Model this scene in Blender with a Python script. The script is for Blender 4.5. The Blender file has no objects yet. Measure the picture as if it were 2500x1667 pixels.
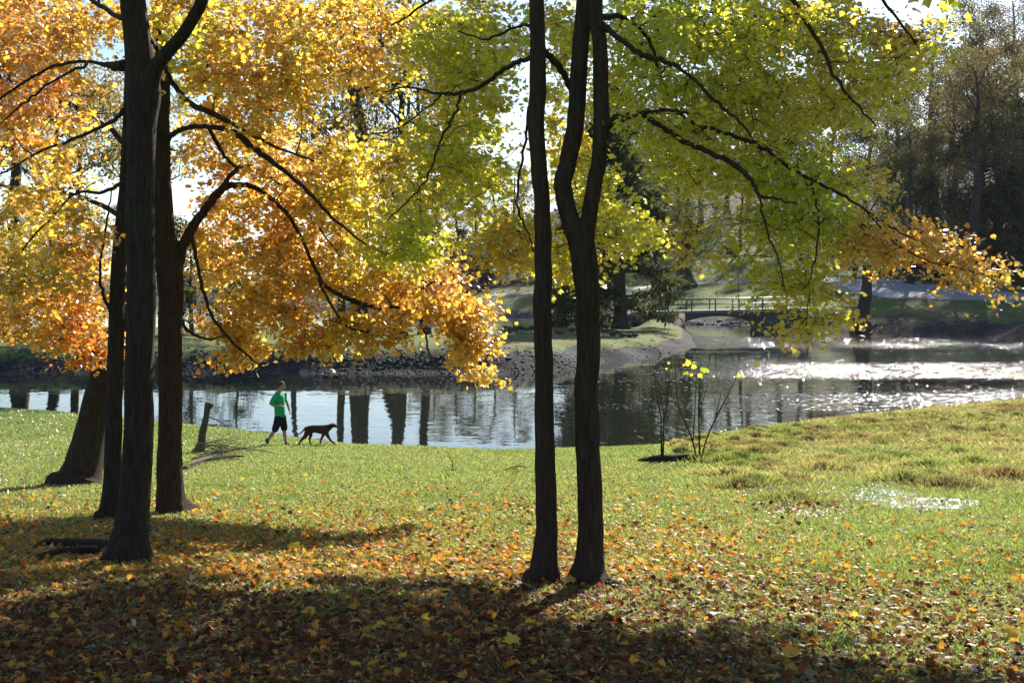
import bpy, math, random
import numpy as np
from mathutils import Vector, Matrix, noise as mnoise

random.seed(7)
RNG = np.random.default_rng(11)
F = 2613.0; CX = 1176.0; HY = 652.0; EYE = 4.9
SUN_AZ = math.radians(21.0); SUN_EL = math.radians(33.0)
SD = np.array([math.sin(SUN_AZ)*math.cos(SUN_EL), math.cos(SUN_AZ)*math.cos(SUN_EL), math.sin(SUN_EL)])
COL = bpy.context.scene.collection

def P(x, y, D):
    return np.array([(x-CX)/F*D, D, EYE-(y-HY)/F*D])

# ------------------------------------------------------------------ noise
def _h(ix, iy, s):
    n = (ix.astype(np.int64)*374761393 + iy.astype(np.int64)*668265263 + s*1274126177) & 0x7fffffff
    n = ((n ^ (n >> 13)) * 1274126177) & 0x7fffffff
    return ((n ^ (n >> 16)) & 0xffff)/65535.0
def vnoise(x, y, s=0):
    x = np.asarray(x, float); y = np.asarray(y, float)
    ix = np.floor(x); iy = np.floor(y); fx = x-ix; fy = y-iy
    fx = fx*fx*(3-2*fx); fy = fy*fy*(3-2*fy)
    a = _h(ix, iy, s); b = _h(ix+1, iy, s); c = _h(ix, iy+1, s); d = _h(ix+1, iy+1, s)
    return (a*(1-fx)+b*fx)*(1-fy)+(c*(1-fx)+d*fx)*fy
def fbm(x, y, s=0, o=4):
    t = 0; a = .5; f = 1.
    for k in range(o):
        t = t+a*vnoise(np.asarray(x)*f, np.asarray(y)*f, s+k); a *= .5; f *= 2.03
    return t

# ------------------------------------------------------------------ terrain
SH_X = np.array([-2500,-600,0,280,560,800,1150,1400,1520,1600,1700,1850,2000,2352,2900,4500.])
SH_Y = np.array([905,915,938,962,992,1024,1040,1034,1024,1010,992,972,955,922,890,870.])
SH_D = EYE*F/(SH_Y-HY)
def shore(u):
    return np.interp(u*F+CX, SH_X, SH_D)
COLS = [
 (-2500, [(60,-.9),(63,0),(64.7,1.3),(97,1.3),(101,-.7),(275,-1),(285,.4),(330,3),(500,9),(3000,30)]),
 (600,   [(58,-.9),(62.5,0),(64.3,1.3),(80,1.32),(97,1.25),(101,-.7),(275,-1),(285,.4),(330,3),(500,9),(3000,30)]),
 (950,   [(58,-.9),(62.5,0),(64.3,1.3),(80,1.32),(97,1.25),(101,-.7),(200,-1),(215,.4),(250,4),(330,10),(3000,60)]),
 (1130,  [(58,-.9),(62.5,0),(64.3,1.3),(80,1.32),(97,1.25),(100.5,-.6),(170,-.6),(175,0),(180,.8),(190,3),(195,3.1),(215,4.2),(260,9),(400,25),(3000,60)]),
 (1260,  [(60,-.9),(64.5,0),(66.4,1.2),(80,1.3),(97,1.2),(101,-.6),(165,-.6),(172,0),(177,1.0),(188,3.5),(193,3.7),(215,6),(260,12),(400,30),(3000,60)]),
 (1400,  [(66,-.9),(72.5,0),(73.8,1.0),(84,1.15),(97,1.15),(102,.8),(108,-.5),(160,-.6),(166,0),(171,1.2),(180,4.1),(186,4.2),(215,9),(260,18),(400,40),(3000,60)]),
 (1500,  [(72,-.9),(78,0),(79.2,.7),(84,.9),(92,1.0),(104,1.1),(110,1.5),(118,1.3),(124,-.5),(145,-.7),(152,0),(158,1.5),(173,4.5),(179,4.6),(200,9),(225,14),(400,40),(3000,60)]),
 (1560,  [(78,-.9),(83,0),(88,.45),(96,.8),(106,.9),(111,.9),(116,.6),(121,-.5),(133,-.7),(142,0),(147,1.2),(170,4.3),(173,4.7),(179,4.8),(200,9),(225,14),(400,40),(3000,60)]),
 (1610,  [(82,-1),(88,-.15),(92,-.2),(100,-.6),(132,-.8),(138,0),(143,1.1),(168,4.6),(173,4.9),(179,5.0),(200,10),(225,15),(400,40),(3000,60)]),
 (1650,  [(60,-1),(130,-.8),(136,0),(141,1.1),(166,4.6),(172,5.0),(178,5.1),(200,10.5),(225,16),(400,42),(3000,60)]),
 (1740,  [(60,-1),(126,-.7),(130,0),(136,1.3),(155,3.8),(168,5.1),(174,5.3),(200,11),(225,17),(400,44),(3000,60)]),
 (1800,  [(60,-1),(108,-.7),(113,.5),(115,2.0),(130,2.8),(150,4.6),(162,5.3),(168,5.5),(200,12),(400,46),(3000,60)]),
 (1990,  [(60,-1),(103,-.6),(107,0),(108.6,1.2),(117,2.3),(124,3.5),(150,5.5),(156,6.5),(200,15),(300,36),(3000,60)]),
 (2100,  [(60,-1),(101,-.6),(105,0),(106.7,1.3),(116,2.75),(119,3.3),(138,4.8),(143,6.2),(170,14),(200,22),(300,46),(3000,60)]),
 (2250,  [(60,-1),(100,-.6),(104,0),(106,1.35),(116,2.9),(118,3.2),(129,4.1),(133,5.2),(160,14),(200,26),(300,52),(3000,60)]),
 (2352,  [(60,-1),(90,-.7),(96,0),(98.2,1.3),(112,2.9),(114,3.1),(124,3.8),(129,5.2),(160,16),(200,28),(300,54),(3000,60)]),
 (2900,  [(55,-1),(64,-.5),(70,0),(78,2.4),(90,3.2),(106,3.6),(112,5.2),(150,18),(200,30),(300,54),(3000,60)]),
 (4500,  [(50,-1),(56,0),(64,2.4),(90,3.6),(106,4.5),(112,6),(150,18),(200,30),(300,54),(3000,60)]),
]
_DG = np.concatenate([np.arange(40, 320, .5), np.geomspace(320, 3000, 40)])
_TAB = np.array([np.interp(_DG, [p[0] for p in c[1]], [p[1] for p in c[1]], left=-1.) for c in COLS])
_k = np.array([1,2,3,2,1.])/9
for _i in range(len(_TAB)):
    _TAB[_i, 2:560] = np.convolve(_TAB[_i, :562], _k, 'valid')
_CX = np.array([c[0] for c in COLS], float)
def far_z(u, D):
    x = np.clip(u*F+CX, _CX[0], _CX[-1]-1e-3)
    i = np.clip(np.searchsorted(_CX, x, 'right')-1, 0, len(_CX)-2)
    t = (x-_CX[i])/(_CX[i+1]-_CX[i])
    j = np.clip(np.searchsorted(_DG, D, 'right')-1, 0, len(_DG)-2)
    s = np.clip((D-_DG[j])/(_DG[j+1]-_DG[j]), 0, 1)
    a = _TAB[i, j]*(1-s)+_TAB[i, j+1]*s
    b = _TAB[i+1, j]*(1-s)+_TAB[i+1, j+1]*s
    return a*(1-t)+b*t
def near_z(u, D):
    base = 3.3-.092*D
    k = .12
    base = .22+k*np.log1p(np.exp(np.clip((base-.22)/k, -30, 30)))
    d = shore(u)-D
    bank = np.where(d > 0, .22*d, .35*d)
    k = .1
    z = -k*np.log(np.exp(np.clip(-base/k, -60, 60))+np.exp(np.clip(-bank/k, -60, 60)))
    return np.maximum(z, -1.0)
def gz(X, Y, detail=True):
    X = np.asarray(X, float); Y = np.asarray(Y, float)
    r = np.hypot(X, Y); th = np.arctan2(X, Y)
    thc = np.clip(th, -math.radians(52), math.radians(52))
    D = r*np.cos(thc); u = np.tan(thc)
    front = D
    zn = near_z(u, front); zf = far_z(u, D)
    z = np.where(D < 54, zn, zf)
    back = 3.3-.05*np.minimum(Y, 0)
    w = np.clip((np.abs(th)-math.radians(60))/math.radians(35), 0, 1); w = w*w*(3-2*w)
    back = np.where(np.abs(th) > math.pi/2, back, 3.3-.092*np.minimum(Y, 20))
    z = z*(1-w)+back*w
    if detail:
        rough = np.clip((z-.02)/.15, 0, 1)
        z = z+rough*((fbm(X*.35, Y*.35, 3)-.47)*.10+(fbm(X*1.7, Y*1.7, 9, 3)-.45)*.035)*np.where(D < 54, 1, 2.2)
    return z
def G(x, D):
    X = (x-CX)/F*D
    return Vector((X, D, float(gz(X, D))))
def Dground(x, y):
    """distance at which the near lawn passes the viewing line of (x,y)"""
    d = np.linspace(4, 50, 1200); u = (x-CX)/F
    z = gz(u*d, d); yy = HY+F*(EYE-z)/d
    i = np.argmax(yy <= y)
    return float(d[i])

# ------------------------------------------------------------------ mesh utils
def mesh_np(name, V, faces_flat, sizes, col=None, smooth=False):
    me = bpy.data.meshes.new(name)
    V = np.asarray(V, np.float32); n = len(V)
    me.vertices.add(n); me.vertices.foreach_set('co', V.ravel())
    faces_flat = np.asarray(faces_flat, np.int32); sizes = np.asarray(sizes, np.int32)
    me.loops.add(len(faces_flat)); me.loops.foreach_set('vertex_index', faces_flat)
    me.polygons.add(len(sizes))
    st = np.zeros(len(sizes), np.int32); st[1:] = np.cumsum(sizes)[:-1]
    me.polygons.foreach_set('loop_start', st); me.polygons.foreach_set('loop_total', sizes)
    if smooth: me.polygons.foreach_set('use_smooth', np.ones(len(sizes), bool))
    if col is not None:
        a = me.color_attributes.new('col', 'FLOAT_COLOR', 'POINT')
        c = np.ones((n, 4), np.float32); c[:, :3] = col
        a.data.foreach_set('color', c.ravel())
    me.update(calc_edges=True); me.validate()
    return me
def link(name, me, mat=None, parent=None, loc=None):
    o = bpy.data.objects.new(name, me); COL.objects.link(o)
    if mat is not None and me is not None and len(me.materials) == 0: me.materials.append(mat)
    if parent is not None: o.parent = parent
    if loc is not None: o.location = loc
    return o
def tag(o, label=None, cat=None, group=None, kind=None):
    if label: o['label'] = label
    if cat: o['category'] = cat
    if group: o['group'] = group
    if kind: o['kind'] = kind
    return o
def empty(name, loc, label, cat, group=None):
    o = bpy.data.objects.new(name, None); COL.objects.link(o); o.location = loc
    o.empty_display_size = .2
    return tag(o, label, cat, group)

class TB:
    """collects tubes into one mesh"""
    def __init__(s): s.V = []; s.F = []; s.S = []; s.n = 0
    def tube(s, pts, rad, sides=8, flare=None, cap=True, bump=0., seed=0):
        pts = np.asarray(pts, float); rad = np.asarray(rad, float)
        m = len(pts)
        T = np.gradient(pts, axis=0) if m > 2 else np.repeat((pts[-1]-pts[0])[None], m, 0)
        T /= np.linalg.norm(T, axis=1)[:, None]+1e-9
        ref = np.array([0., 1., 0.]) if abs(T[0][1]) < .8 else np.array([1., 0., 0.])
        A = np.cross(T, ref); A /= np.linalg.norm(A, axis=1)[:, None]+1e-9
        B = np.cross(T, A)
        an = np.arange(sides)/sides*2*math.pi
        R = rad[:, None]*np.ones((1, sides))
        if bump:
            ii = np.arange(m)[:, None]
            R = R*(1+bump*(vnoise(np.cos(an)[None]*2.2+seed*3.1+50, ii*.35+np.sin(an)[None]*2.2+seed, 5)-.5)*2)
        if flare is not None: R = R*flare(np.arange(m)[:, None]*np.ones((1, sides)), an[None])
        V = pts[:, None]+R[..., None]*(np.cos(an)[None, :, None]*A[:, None]+np.sin(an)[None, :, None]*B[:, None])
        s.V.append(V.reshape(-1, 3))
        i = np.arange(m-1)[:, None]*sides; j = np.arange(sides)[None]; j2 = (j+1) % sides
        q = np.stack([i+j, i+j2, i+sides+j2, i+sides+j], -1).reshape(-1, 4)+s.n
        s.F.append(q.ravel()); s.S.append(np.full(len(q), 4))
        if cap:
            s.F.append(np.arange(sides)[::-1]+s.n); s.S.append([sides])
            s.F.append(np.arange(sides)+s.n+(m-1)*sides); s.S.append([sides])
        s.n += m*sides
    def box(s, c, d, R=None):
        c = np.array(c, float); d = np.array(d, float)/2
        v = np.array([[x, y, z] for x in (-1, 1) for y in (-1, 1) for z in (-1, 1)], float)*d
        if R is not None: v = v@np.array(R).T
        s.V.append(v+c)
        q = np.array([[0,1,3,2],[4,6,7,5],[0,4,5,1],[2,3,7,6],[0,2,6,4],[1,5,7,3]])+s.n
        s.F.append(q.ravel()); s.S.append([4]*6); s.n += 8
    def raw(s, V, faces):
        s.V.append(np.asarray(V, float))
        for f in faces: s.F.append(np.array(f)+s.n); s.S.append([len(f)])
        s.n += len(V)
    def mesh(s, name, smooth=True):
        return mesh_np(name, np.concatenate(s.V), np.concatenate(s.F), np.concatenate(s.S), smooth=smooth)
def catmull(pts, n=6):
    """smooth rows of any width"""
    p = np.asarray(pts, float)
    if len(p) < 3:
        t = np.linspace(0, 1, n+1)[:, None]; return p[0]*(1-t)+p[-1]*t
    q = np.vstack([2*p[0]-p[1], p, 2*p[-1]-p[-2]]); out = []
    for i in range(1, len(q)-2):
        for k in range(n):
            t = k/n
            out.append(.5*((2*q[i])+(-q[i-1]+q[i+1])*t+(2*q[i-1]-5*q[i]+4*q[i+1]-q[i+2])*t*t+(-q[i-1]+3*q[i]-3*q[i+1]+q[i+2])*t**3))
    out.append(p[-1]); return np.array(out)

# ------------------------------------------------------------------ materials
def newmat(name):
    m = bpy.data.materials.new(name); m.use_nodes = True; nt = m.node_tree; nt.nodes.clear()
    out = nt.nodes.new('ShaderNodeOutputMaterial'); return m, nt, out
def N(nt, t, **kw):
    n = nt.nodes.new(t)
    for k, v in kw.items():
        if k in n.inputs: n.inputs[k].default_value = v
        else: setattr(n, k, v)
    return n
def simple(name, col, rough=.7, bump=0, scale=20, var=.3, spec=.3, metal=0, stretch=None):
    m, nt, out = newmat(name)
    b = N(nt, 'ShaderNodeBsdfPrincipled', Roughness=rough, Metallic=metal)
    b.inputs['Specular IOR Level'].default_value = spec
    tc = N(nt, 'ShaderNodeTexCoord'); mp = N(nt, 'ShaderNodeMapping')
    if stretch: mp.inputs['Scale'].default_value = stretch
    nt.links.new(tc.outputs['Object'], mp.inputs['Vector'])
    no = N(nt, 'ShaderNodeTexNoise', Scale=scale, Detail=6., Roughness=.65)
    nt.links.new(mp.outputs[0], no.inputs['Vector'])
    r = N(nt, 'ShaderNodeMapRange'); r.inputs['From Min'].default_value = .3; r.inputs['From Max'].default_value = .7
    r.inputs['To Min'].default_value = 1-var; r.inputs['To Max'].default_value = 1+var
    nt.links.new(no.outputs['Fac'], r.inputs['Value'])
    mx = N(nt, 'ShaderNodeVectorMath', operation='SCALE'); mx.inputs[0].default_value = col
    nt.links.new(r.outputs[0], mx.inputs['Scale']); nt.links.new(mx.outputs[0], b.inputs['Base Color'])
    if bump:
        bp = N(nt, 'ShaderNodeBump', Strength=bump, Distance=.02); nt.links.new(no.outputs['Fac'], bp.inputs['Height'])
        nt.links.new(bp.outputs[0], b.inputs['Normal'])
    nt.links.new(b.outputs[0], out.inputs[0]); return m
def leafmat(name, trans=.5, gloss=.06, rough=.35, tboost=(1.15, 1.15, .6), mul=1.0):
    m, nt, out = newmat(name)
    a = N(nt, 'ShaderNodeAttribute', attribute_name='col')
    tb = N(nt, 'ShaderNodeVectorMath', operation='MULTIPLY'); tb.inputs[1].default_value = tboost
    nt.links.new(a.outputs['Color'], tb.inputs[0])
    db = N(nt, 'ShaderNodeVectorMath', operation='SCALE'); db.inputs['Scale'].default_value = .75*mul
    nt.links.new(a.outputs['Color'], db.inputs[0])
    d = N(nt, 'ShaderNodeBsdfDiffuse'); t = N(nt, 'ShaderNodeBsdfTranslucent'); g = N(nt, 'ShaderNodeBsdfGlossy', Roughness=rough)
    nt.links.new(db.outputs[0], d.inputs['Color']); nt.links.new(tb.outputs[0], t.inputs['Color'])
    mx = N(nt, 'ShaderNodeMixShader', Fac=trans); nt.links.new(d.outputs[0], mx.inputs[1]); nt.links.new(t.outputs[0], mx.inputs[2])
    fr = N(nt, 'ShaderNodeFresnel', IOR=1.4); fm = N(nt, 'ShaderNodeMath', operation='MULTIPLY'); fm.inputs[1].default_value = gloss/.04
    nt.links.new(fr.outputs[0], fm.inputs[0]); fm.use_clamp = True
    m2 = N(nt, 'ShaderNodeMixShader'); nt.links.new(fm.outputs[0], m2.inputs[0])
    nt.links.new(mx.outputs[0], m2.inputs[1]); nt.links.new(g.outputs[0], m2.inputs[2])
    nt.links.new(m2.outputs[0], out.inputs[0]); return m
def barkmat(name, c1, c2, scale=1., moss=0.):
    m, nt, out = newmat(name)
    b = N(nt, 'ShaderNodeBsdfPrincipled', Roughness=.9); b.inputs['Specular IOR Level'].default_value = .15
    tc = N(nt, 'ShaderNodeTexCoord'); mp = N(nt, 'ShaderNodeMapping'); mp.inputs['Scale'].default_value = (1, 1, .13)
    nt.links.new(tc.outputs['Object'], mp.inputs['Vector'])
    no = N(nt, 'ShaderNodeTexNoise', Scale=38.*scale, Detail=8., Roughness=.7, Distortion=.4); nt.links.new(mp.outputs[0], no.inputs['Vector'])
    vo = N(nt, 'ShaderNodeTexVoronoi', Scale=24.*scale, feature='DISTANCE_TO_EDGE'); nt.links.new(mp.outputs[0], vo.inputs['Vector'])
    cr = N(nt, 'ShaderNodeValToRGB'); cr.color_ramp.elements[0].position = .35; cr.color_ramp.elements[1].position = .68
    cr.color_ramp.elements[0].color = (*c1, 1); cr.color_ramp.elements[1].color = (*c2, 1)
    nt.links.new(no.outputs['Fac'], cr.inputs[0])
    big = N(nt, 'ShaderNodeTexNoise', Scale=2.5, Detail=4.); nt.links.new(tc.outputs['Object'], big.inputs['Vector'])
    r = N(nt, 'ShaderNodeMapRange'); r.inputs['From Min'].default_value = .5; r.inputs['From Max'].default_value = .7; r.inputs['To Max'].default_value = moss
    nt.links.new(big.outputs['Fac'], r.inputs['Value'])
    mx = N(nt, 'ShaderNodeMix', data_type='RGBA'); mx.inputs['B'].default_value = (.05, .06, .03, 1)
    nt.links.new(r.outputs[0], mx.inputs['Factor']); nt.links.new(cr.outputs[0], mx.inputs['A'])
    nt.links.new(mx.outputs['Result'], b.inputs['Base Color'])
    ad = N(nt, 'ShaderNodeMath', operation='ADD'); nt.links.new(no.outputs['Fac'], ad.inputs[0]); nt.links.new(vo.outputs['Distance'], ad.inputs[1])
    bp = N(nt, 'ShaderNodeBump', Strength=.9, Distance=.026); nt.links.new(ad.outputs[0], bp.inputs['Height'])
    nt.links.new(bp.outputs[0], b.inputs['Normal']); nt.links.new(b.outputs[0], out.inputs[0]); return m

M_bark = barkmat('bark_dark', (.022, .016, .012), (.07, .052, .038), moss=.35)
M_barkb = barkmat('bark_brown', (.03, .019, .013), (.085, .056, .036), moss=.2)
M_barkfar = barkmat('bark_far', (.03, .026, .022), (.09, .075, .06), scale=.3)
M_leaf = leafmat('maple_leaf', trans=.8, gloss=.03, rough=.32, tboost=(1.03, 1.05, .8), mul=1.1)
M_litter = leafmat('fallen_leaf', trans=.45, gloss=.01, rough=.5, tboost=(1.1, 1., .6))
M_farleaf = leafmat('far_leaf', trans=.42, gloss=.004, rough=.6, tboost=(1.1, 1.1, .7))
M_grass = leafmat('grass_blade', trans=.5, gloss=.02, rough=.4, tboost=(1.1, 1.15, .6))

def groundmat():
    m, nt, out = newmat('ground_soil_and_turf')
    b = N(nt, 'ShaderNodeBsdfPrincipled', Roughness=.95); b.inputs['Specular IOR Level'].default_value = .12
    a = N(nt, 'ShaderNodeAttribute', attribute_name='col')
    tc = N(nt, 'ShaderNodeTexCoord')
    no = N(nt, 'ShaderNodeTexNoise', Scale=9., Detail=8., Roughness=.72); nt.links.new(tc.outputs['Object'], no.inputs['Vector'])
    n2 = N(nt, 'ShaderNodeTexNoise', Scale=.6, Detail=5., Roughness=.6); nt.links.new(tc.outputs['Object'], n2.inputs['Vector'])
    r = N(nt, 'ShaderNodeMapRange'); r.inputs['From Min'].default_value = .3; r.inputs['From Max'].default_value = .7; r.inputs['To Min'].default_value = .55; r.inputs['To Max'].default_value = 1.45
    nt.links.new(no.outputs['Fac'], r.inputs['Value'])
    s = N(nt, 'ShaderNodeVectorMath', operation='SCALE'); nt.links.new(a.outputs['Color'], s.inputs[0]); nt.links.new(r.outputs[0], s.inputs['Scale'])
    r2 = N(nt, 'ShaderNodeMapRange'); r2.inputs['From Min'].default_value = .45; r2.inputs['From Max'].default_value = .7; r2.inputs['To Max'].default_value = .45
    nt.links.new(n2.outputs['Fac'], r2.inputs['Value'])
    mx = N(nt, 'ShaderNodeMix', data_type='RGBA'); nt.links.new(r2.outputs[0], mx.inputs['Factor']); nt.links.new(s.outputs[0], mx.inputs['A'])
    s2 = N(nt, 'ShaderNodeVectorMath', operation='MULTIPLY'); s2.inputs[1].default_value = (1.25, .95, .8); nt.links.new(s.outputs[0], s2.inputs[0])
    nt.links.new(s2.outputs[0], mx.inputs['B']); nt.links.new(mx.outputs['Result'], b.inputs['Base Color'])
    bp = N(nt, 'ShaderNodeBump', Strength=.8, Distance=.05); nt.links.new(no.outputs['Fac'], bp.inputs['Height']); nt.links.new(bp.outputs[0], b.inputs['Normal'])
    nt.links.new(b.outputs[0], out.inputs[0]); return m

def watermat():
    m, nt, out = newmat('pond_water')
    L = nt.links.new
    def val(v):
        return v
    def math_(op, a, b=None, c=None, clamp=False):
        n = N(nt, 'ShaderNodeMath', operation=op); n.use_clamp = clamp
        for k, x in enumerate((a, b, c)):
            if x is None: continue
            if isinstance(x, (int, float)): n.inputs[k].default_value = x
            else: L(x, n.inputs[k])
        return n.outputs[0]
    def vm(op, a, b=None):
        n = N(nt, 'ShaderNodeVectorMath', operation=op)
        for k, x in enumerate((a, b)):
            if x is None: continue
            if isinstance(x, tuple): n.inputs[k].default_value = x
            else: L(x, n.inputs[k])
        return n
    def mr(v, a, b, c=0., d=1., smooth=True):
        n = N(nt, 'ShaderNodeMapRange', clamp=True, interpolation_type='SMOOTHSTEP' if smooth else 'LINEAR')
        for k, x in zip(('From Min', 'From Max', 'To Min', 'To Max'), (a, b, c, d)): n.inputs[k].default_value = x
        L(v, n.inputs['Value']); return n.outputs[0]
    b = N(nt, 'ShaderNodeBsdfPrincipled', Roughness=.02, IOR=1.33); b.inputs['Base Color'].default_value = (.014, .017, .012, 1)
    tc = N(nt, 'ShaderNodeTexCoord').outputs['Object']
    def mapped(sx, sy, rot=0.):
        n = N(nt, 'ShaderNodeMapping'); n.inputs['Scale'].default_value = (sx, sy, 1); n.inputs['Rotation'].default_value = (0, 0, rot); L(tc, n.inputs['Vector']); return n.outputs[0]
    sep = N(nt, 'ShaderNodeSeparateXYZ'); L(tc, sep.inputs[0]); X, Y = sep.outputs['X'], sep.outputs['Y']
    pn = N(nt, 'ShaderNodeTexNoise', Scale=1., Detail=4., Roughness=.6); L(mapped(.03, .15, .12), pn.inputs['Vector'])
    cur = math_('ADD', pn.outputs['Fac'], mr(X, -14, 24, -.16, .03, False))
    for y0, wd, x0, x1, amp in LANES:
        d = math_('ABSOLUTE', math_('SUBTRACT', Y, y0))
        cur = math_('MULTIPLY_ADD', mr(d, wd*.4, wd, amp, 0), mr(X, x0, x1, 0, 1, False), cur)
    patch = mr(cur, .42, .95)
    # long low ripples tilt the surface a little everywhere, more in the wind lanes
    r1 = N(nt, 'ShaderNodeTexNoise', Scale=1.6, Detail=3., Roughness=.55); L(mapped(.6, 1.5), r1.inputs['Vector'])
    r2 = N(nt, 'ShaderNodeTexNoise', Scale=7., Detail=2., Roughness=.5); L(mapped(.7, 1.2), r2.inputs['Vector'])
    t1 = vm('MULTIPLY', vm('SUBTRACT', r1.outputs['Color'], (.5, .5, .5)).outputs[0], (.024, .042, 0)).outputs[0]
    t2 = vm('MULTIPLY', vm('SUBTRACT', r2.outputs['Color'], (.5, .5, .5)).outputs[0], (.03, .05, 0)).outputs[0]
    k = N(nt, 'ShaderNodeVectorMath', operation='SCALE'); L(t2, k.inputs[0]); L(math_('MULTIPLY_ADD', patch, 3.0, .5), k.inputs['Scale'])
    tilt = vm('ADD', t1, k.outputs[0]).outputs[0]
    # separate steep wavelets; the stronger the wind, the more of them
    for sx, sy in ((4.6, 1.3), (8.5, 2.4)):
        mp = mapped(sx, sy)
        vo = N(nt, 'ShaderNodeTexVoronoi', Scale=1., voronoi_dimensions='2D', feature='F1'); L(mp, vo.inputs['Vector'])
        off = vm('SUBTRACT', mp, vo.outputs['Position']).outputs[0]
        sc_ = N(nt, 'ShaderNodeSeparateColor'); L(vo.outputs['Color'], sc_.inputs[0])
        on = math_('GREATER_THAN', math_('MULTIPLY_ADD', patch, .72, sc_.outputs[0]), 1.0)
        fall = mr(vo.outputs['Distance'], .30, .5, 1, 0)
        amp = math_('MULTIPLY', on, fall)
        v = N(nt, 'ShaderNodeVectorMath', operation='SCALE'); L(off, v.inputs[0]); L(math_('MULTIPLY', amp, 1.1), v.inputs['Scale'])
        tilt = vm('ADD', tilt, v.outputs[0]).outputs[0]
    flat = vm('MULTIPLY', tilt, (1, 1, 0)).outputs[0]
    nrm = vm('NORMALIZE', vm('ADD', flat, (0, 0, 1)).outputs[0]).outputs[0]
    L(nrm, b.inputs['Normal']); L(math_('MULTIPLY_ADD', patch, .04, .02), b.inputs['Roughness'])
    L(b.outputs[0], out.inputs[0]); return m
LANES = [(65, 8.5, 6, 20, .42), (97, 14, 8, 16, .26), (47, 6, 11, 16, .34), (56, 11, -4, 8, .14), (37.5, 3, 3, 6, .3)]

# ------------------------------------------------------------------ ground sheet
def build_ground():
    th = np.concatenate([np.linspace(-180, -60, 26)[:-1], np.linspace(-60, -33, 24)[:-1], np.linspace(-33, 33, 560), np.linspace(33, 60, 24)[1:], np.linspace(60, 180, 26)[1:]])
    th = np.radians(th); r = np.concatenate([[0.02], np.geomspace(1.5, 58, 230), np.arange(58.4, 140, .42), np.geomspace(140.5, 330, 160), np.geomspace(340, 3000, 40)])
    T, R = np.meshgrid(th, r, indexing='ij'); X = R*np.sin(T); Y = R*np.cos(T)
    Z = gz(X, Y)
    nT, nR = X.shape; idx = np.arange(nT*nR).reshape(nT, nR)
    q = np.stack([idx[:-1, :-1], idx[1:, :-1], idx[1:, 1:], idx[:-1, 1:]], -1).reshape(-1, 4)
    # what grows where
    D = Y; xi = np.where(Y > 1, X/np.maximum(Y, 1)*F+CX, 0)
    c = np.zeros(X.shape+(3,)); grass = np.array([.075, .12, .018]); farg = np.array([.095, .135, .035])
    mud = np.array([.075, .062, .045]); rock = np.array([.034, .033, .036]); wood = np.array([.035, .026, .018]); dry = np.array([.17, .13, .06])
    c[:] = grass
    far = (R > 54)
    nn = fbm(X*.25, Y*.25, 21)
    c[far] = farg
    bank = far & (Z < np.where((xi > 1330) & (xi < 1600) & (D < 112), .62, .85)+.5*(nn-.5)); c[bank] = rock
    dr = far & (nn > .52) & ~bank; c[dr] = farg*.5+dry*.5*.9
    shorew = (~far) & (Z < .08); c[shorew] = mud
    rw = (~far) & (xi > 1650) & (D > 17); c[rw] = c[rw]*.5+dry*.42
    hill = far & (((xi > 2000) & (Z > 4.6+np.clip((2250-xi)/100, 0, 3)*.4)) | (Z > 16) | ((R > 285)) | ((xi > 950) & (xi < 1330) & (D > 205)) | ((xi < 950) & (D > 215)) )
    c[hill] = wood
    n3 = fbm(X*.9, Y*.9, 77); rb = far & (xi > 1780) & (Z < 1.5+2.2*(n3-.5)) & (D < 130); c[rb] = rock
    lm = far & (xi > 1780) & (D < 135) & (n3 > .5) & ~hill; c[lm] = c[lm]*.45+np.array([.10, .065, .04])*.55
    me = mesh_np('ground', np.stack([X, Y, Z], -1).reshape(-1, 3), q.ravel(), np.full(len(q), 4), c.reshape(-1, 3), True)
    tag(link('ground', me, groundmat()), kind='structure')
    # water sheet
    w = mesh_np('pond', [[-700, 22, 0], [330, 22, 0], [330, 300, 0], [-700, 300, 0]], [0, 1, 2, 3], [4])
    tag(link('pond', w, watermat()), kind='structure')
build_ground()

def strip(name, rows, mat, lift=.05, across=6):
    """rows: (x, Dnear, Dfar)"""
    rows = catmull(rows, 10); V = []; n = across
    for x, d0, d1 in rows:
        for k in range(n+1):
            t = k/n; d = d0*(1-t)+d1*t; X = (x-CX)/F*d
            V.append((X, d, float(gz(X, d, False))+lift+(.0 if 0 < k < n else -.25)))
    m = len(rows); f = []
    for i in range(m-1):
        for k in range(n):
            a = i*(n+1)+k; f += [a, a+n+1, a+n+2, a+1]
    me = mesh_np(name, V, f, [4]*((m-1)*n), smooth=True)
    tag(link(name, me, mat), kind='structure')
M_path = simple('pale_path', (.42, .40, .38), .9, .3, 3, .15)
M_road = simple('asphalt_road', (.26, .26, .27), .8, .3, 2.5, .18)
strip('footpath', [(1000, 191, 194.5), (1130, 189.5, 193), (1260, 187.5, 191), (1400, 181, 185), (1500, 173.5, 177.5), (1650, 171.5, 176), (1740, 168, 173), (1830, 160, 167), (1900, 150, 160)], M_path, .12)
strip('road', [(1880, 147, 158), (1930, 134, 154), (1990, 125.5, 150), (2100, 119.5, 138), (2250, 117.8, 129.2), (2352, 113.6, 124.2), (2600, 104, 116), (2900, 92, 106)], M_road, .16, 10)

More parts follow.
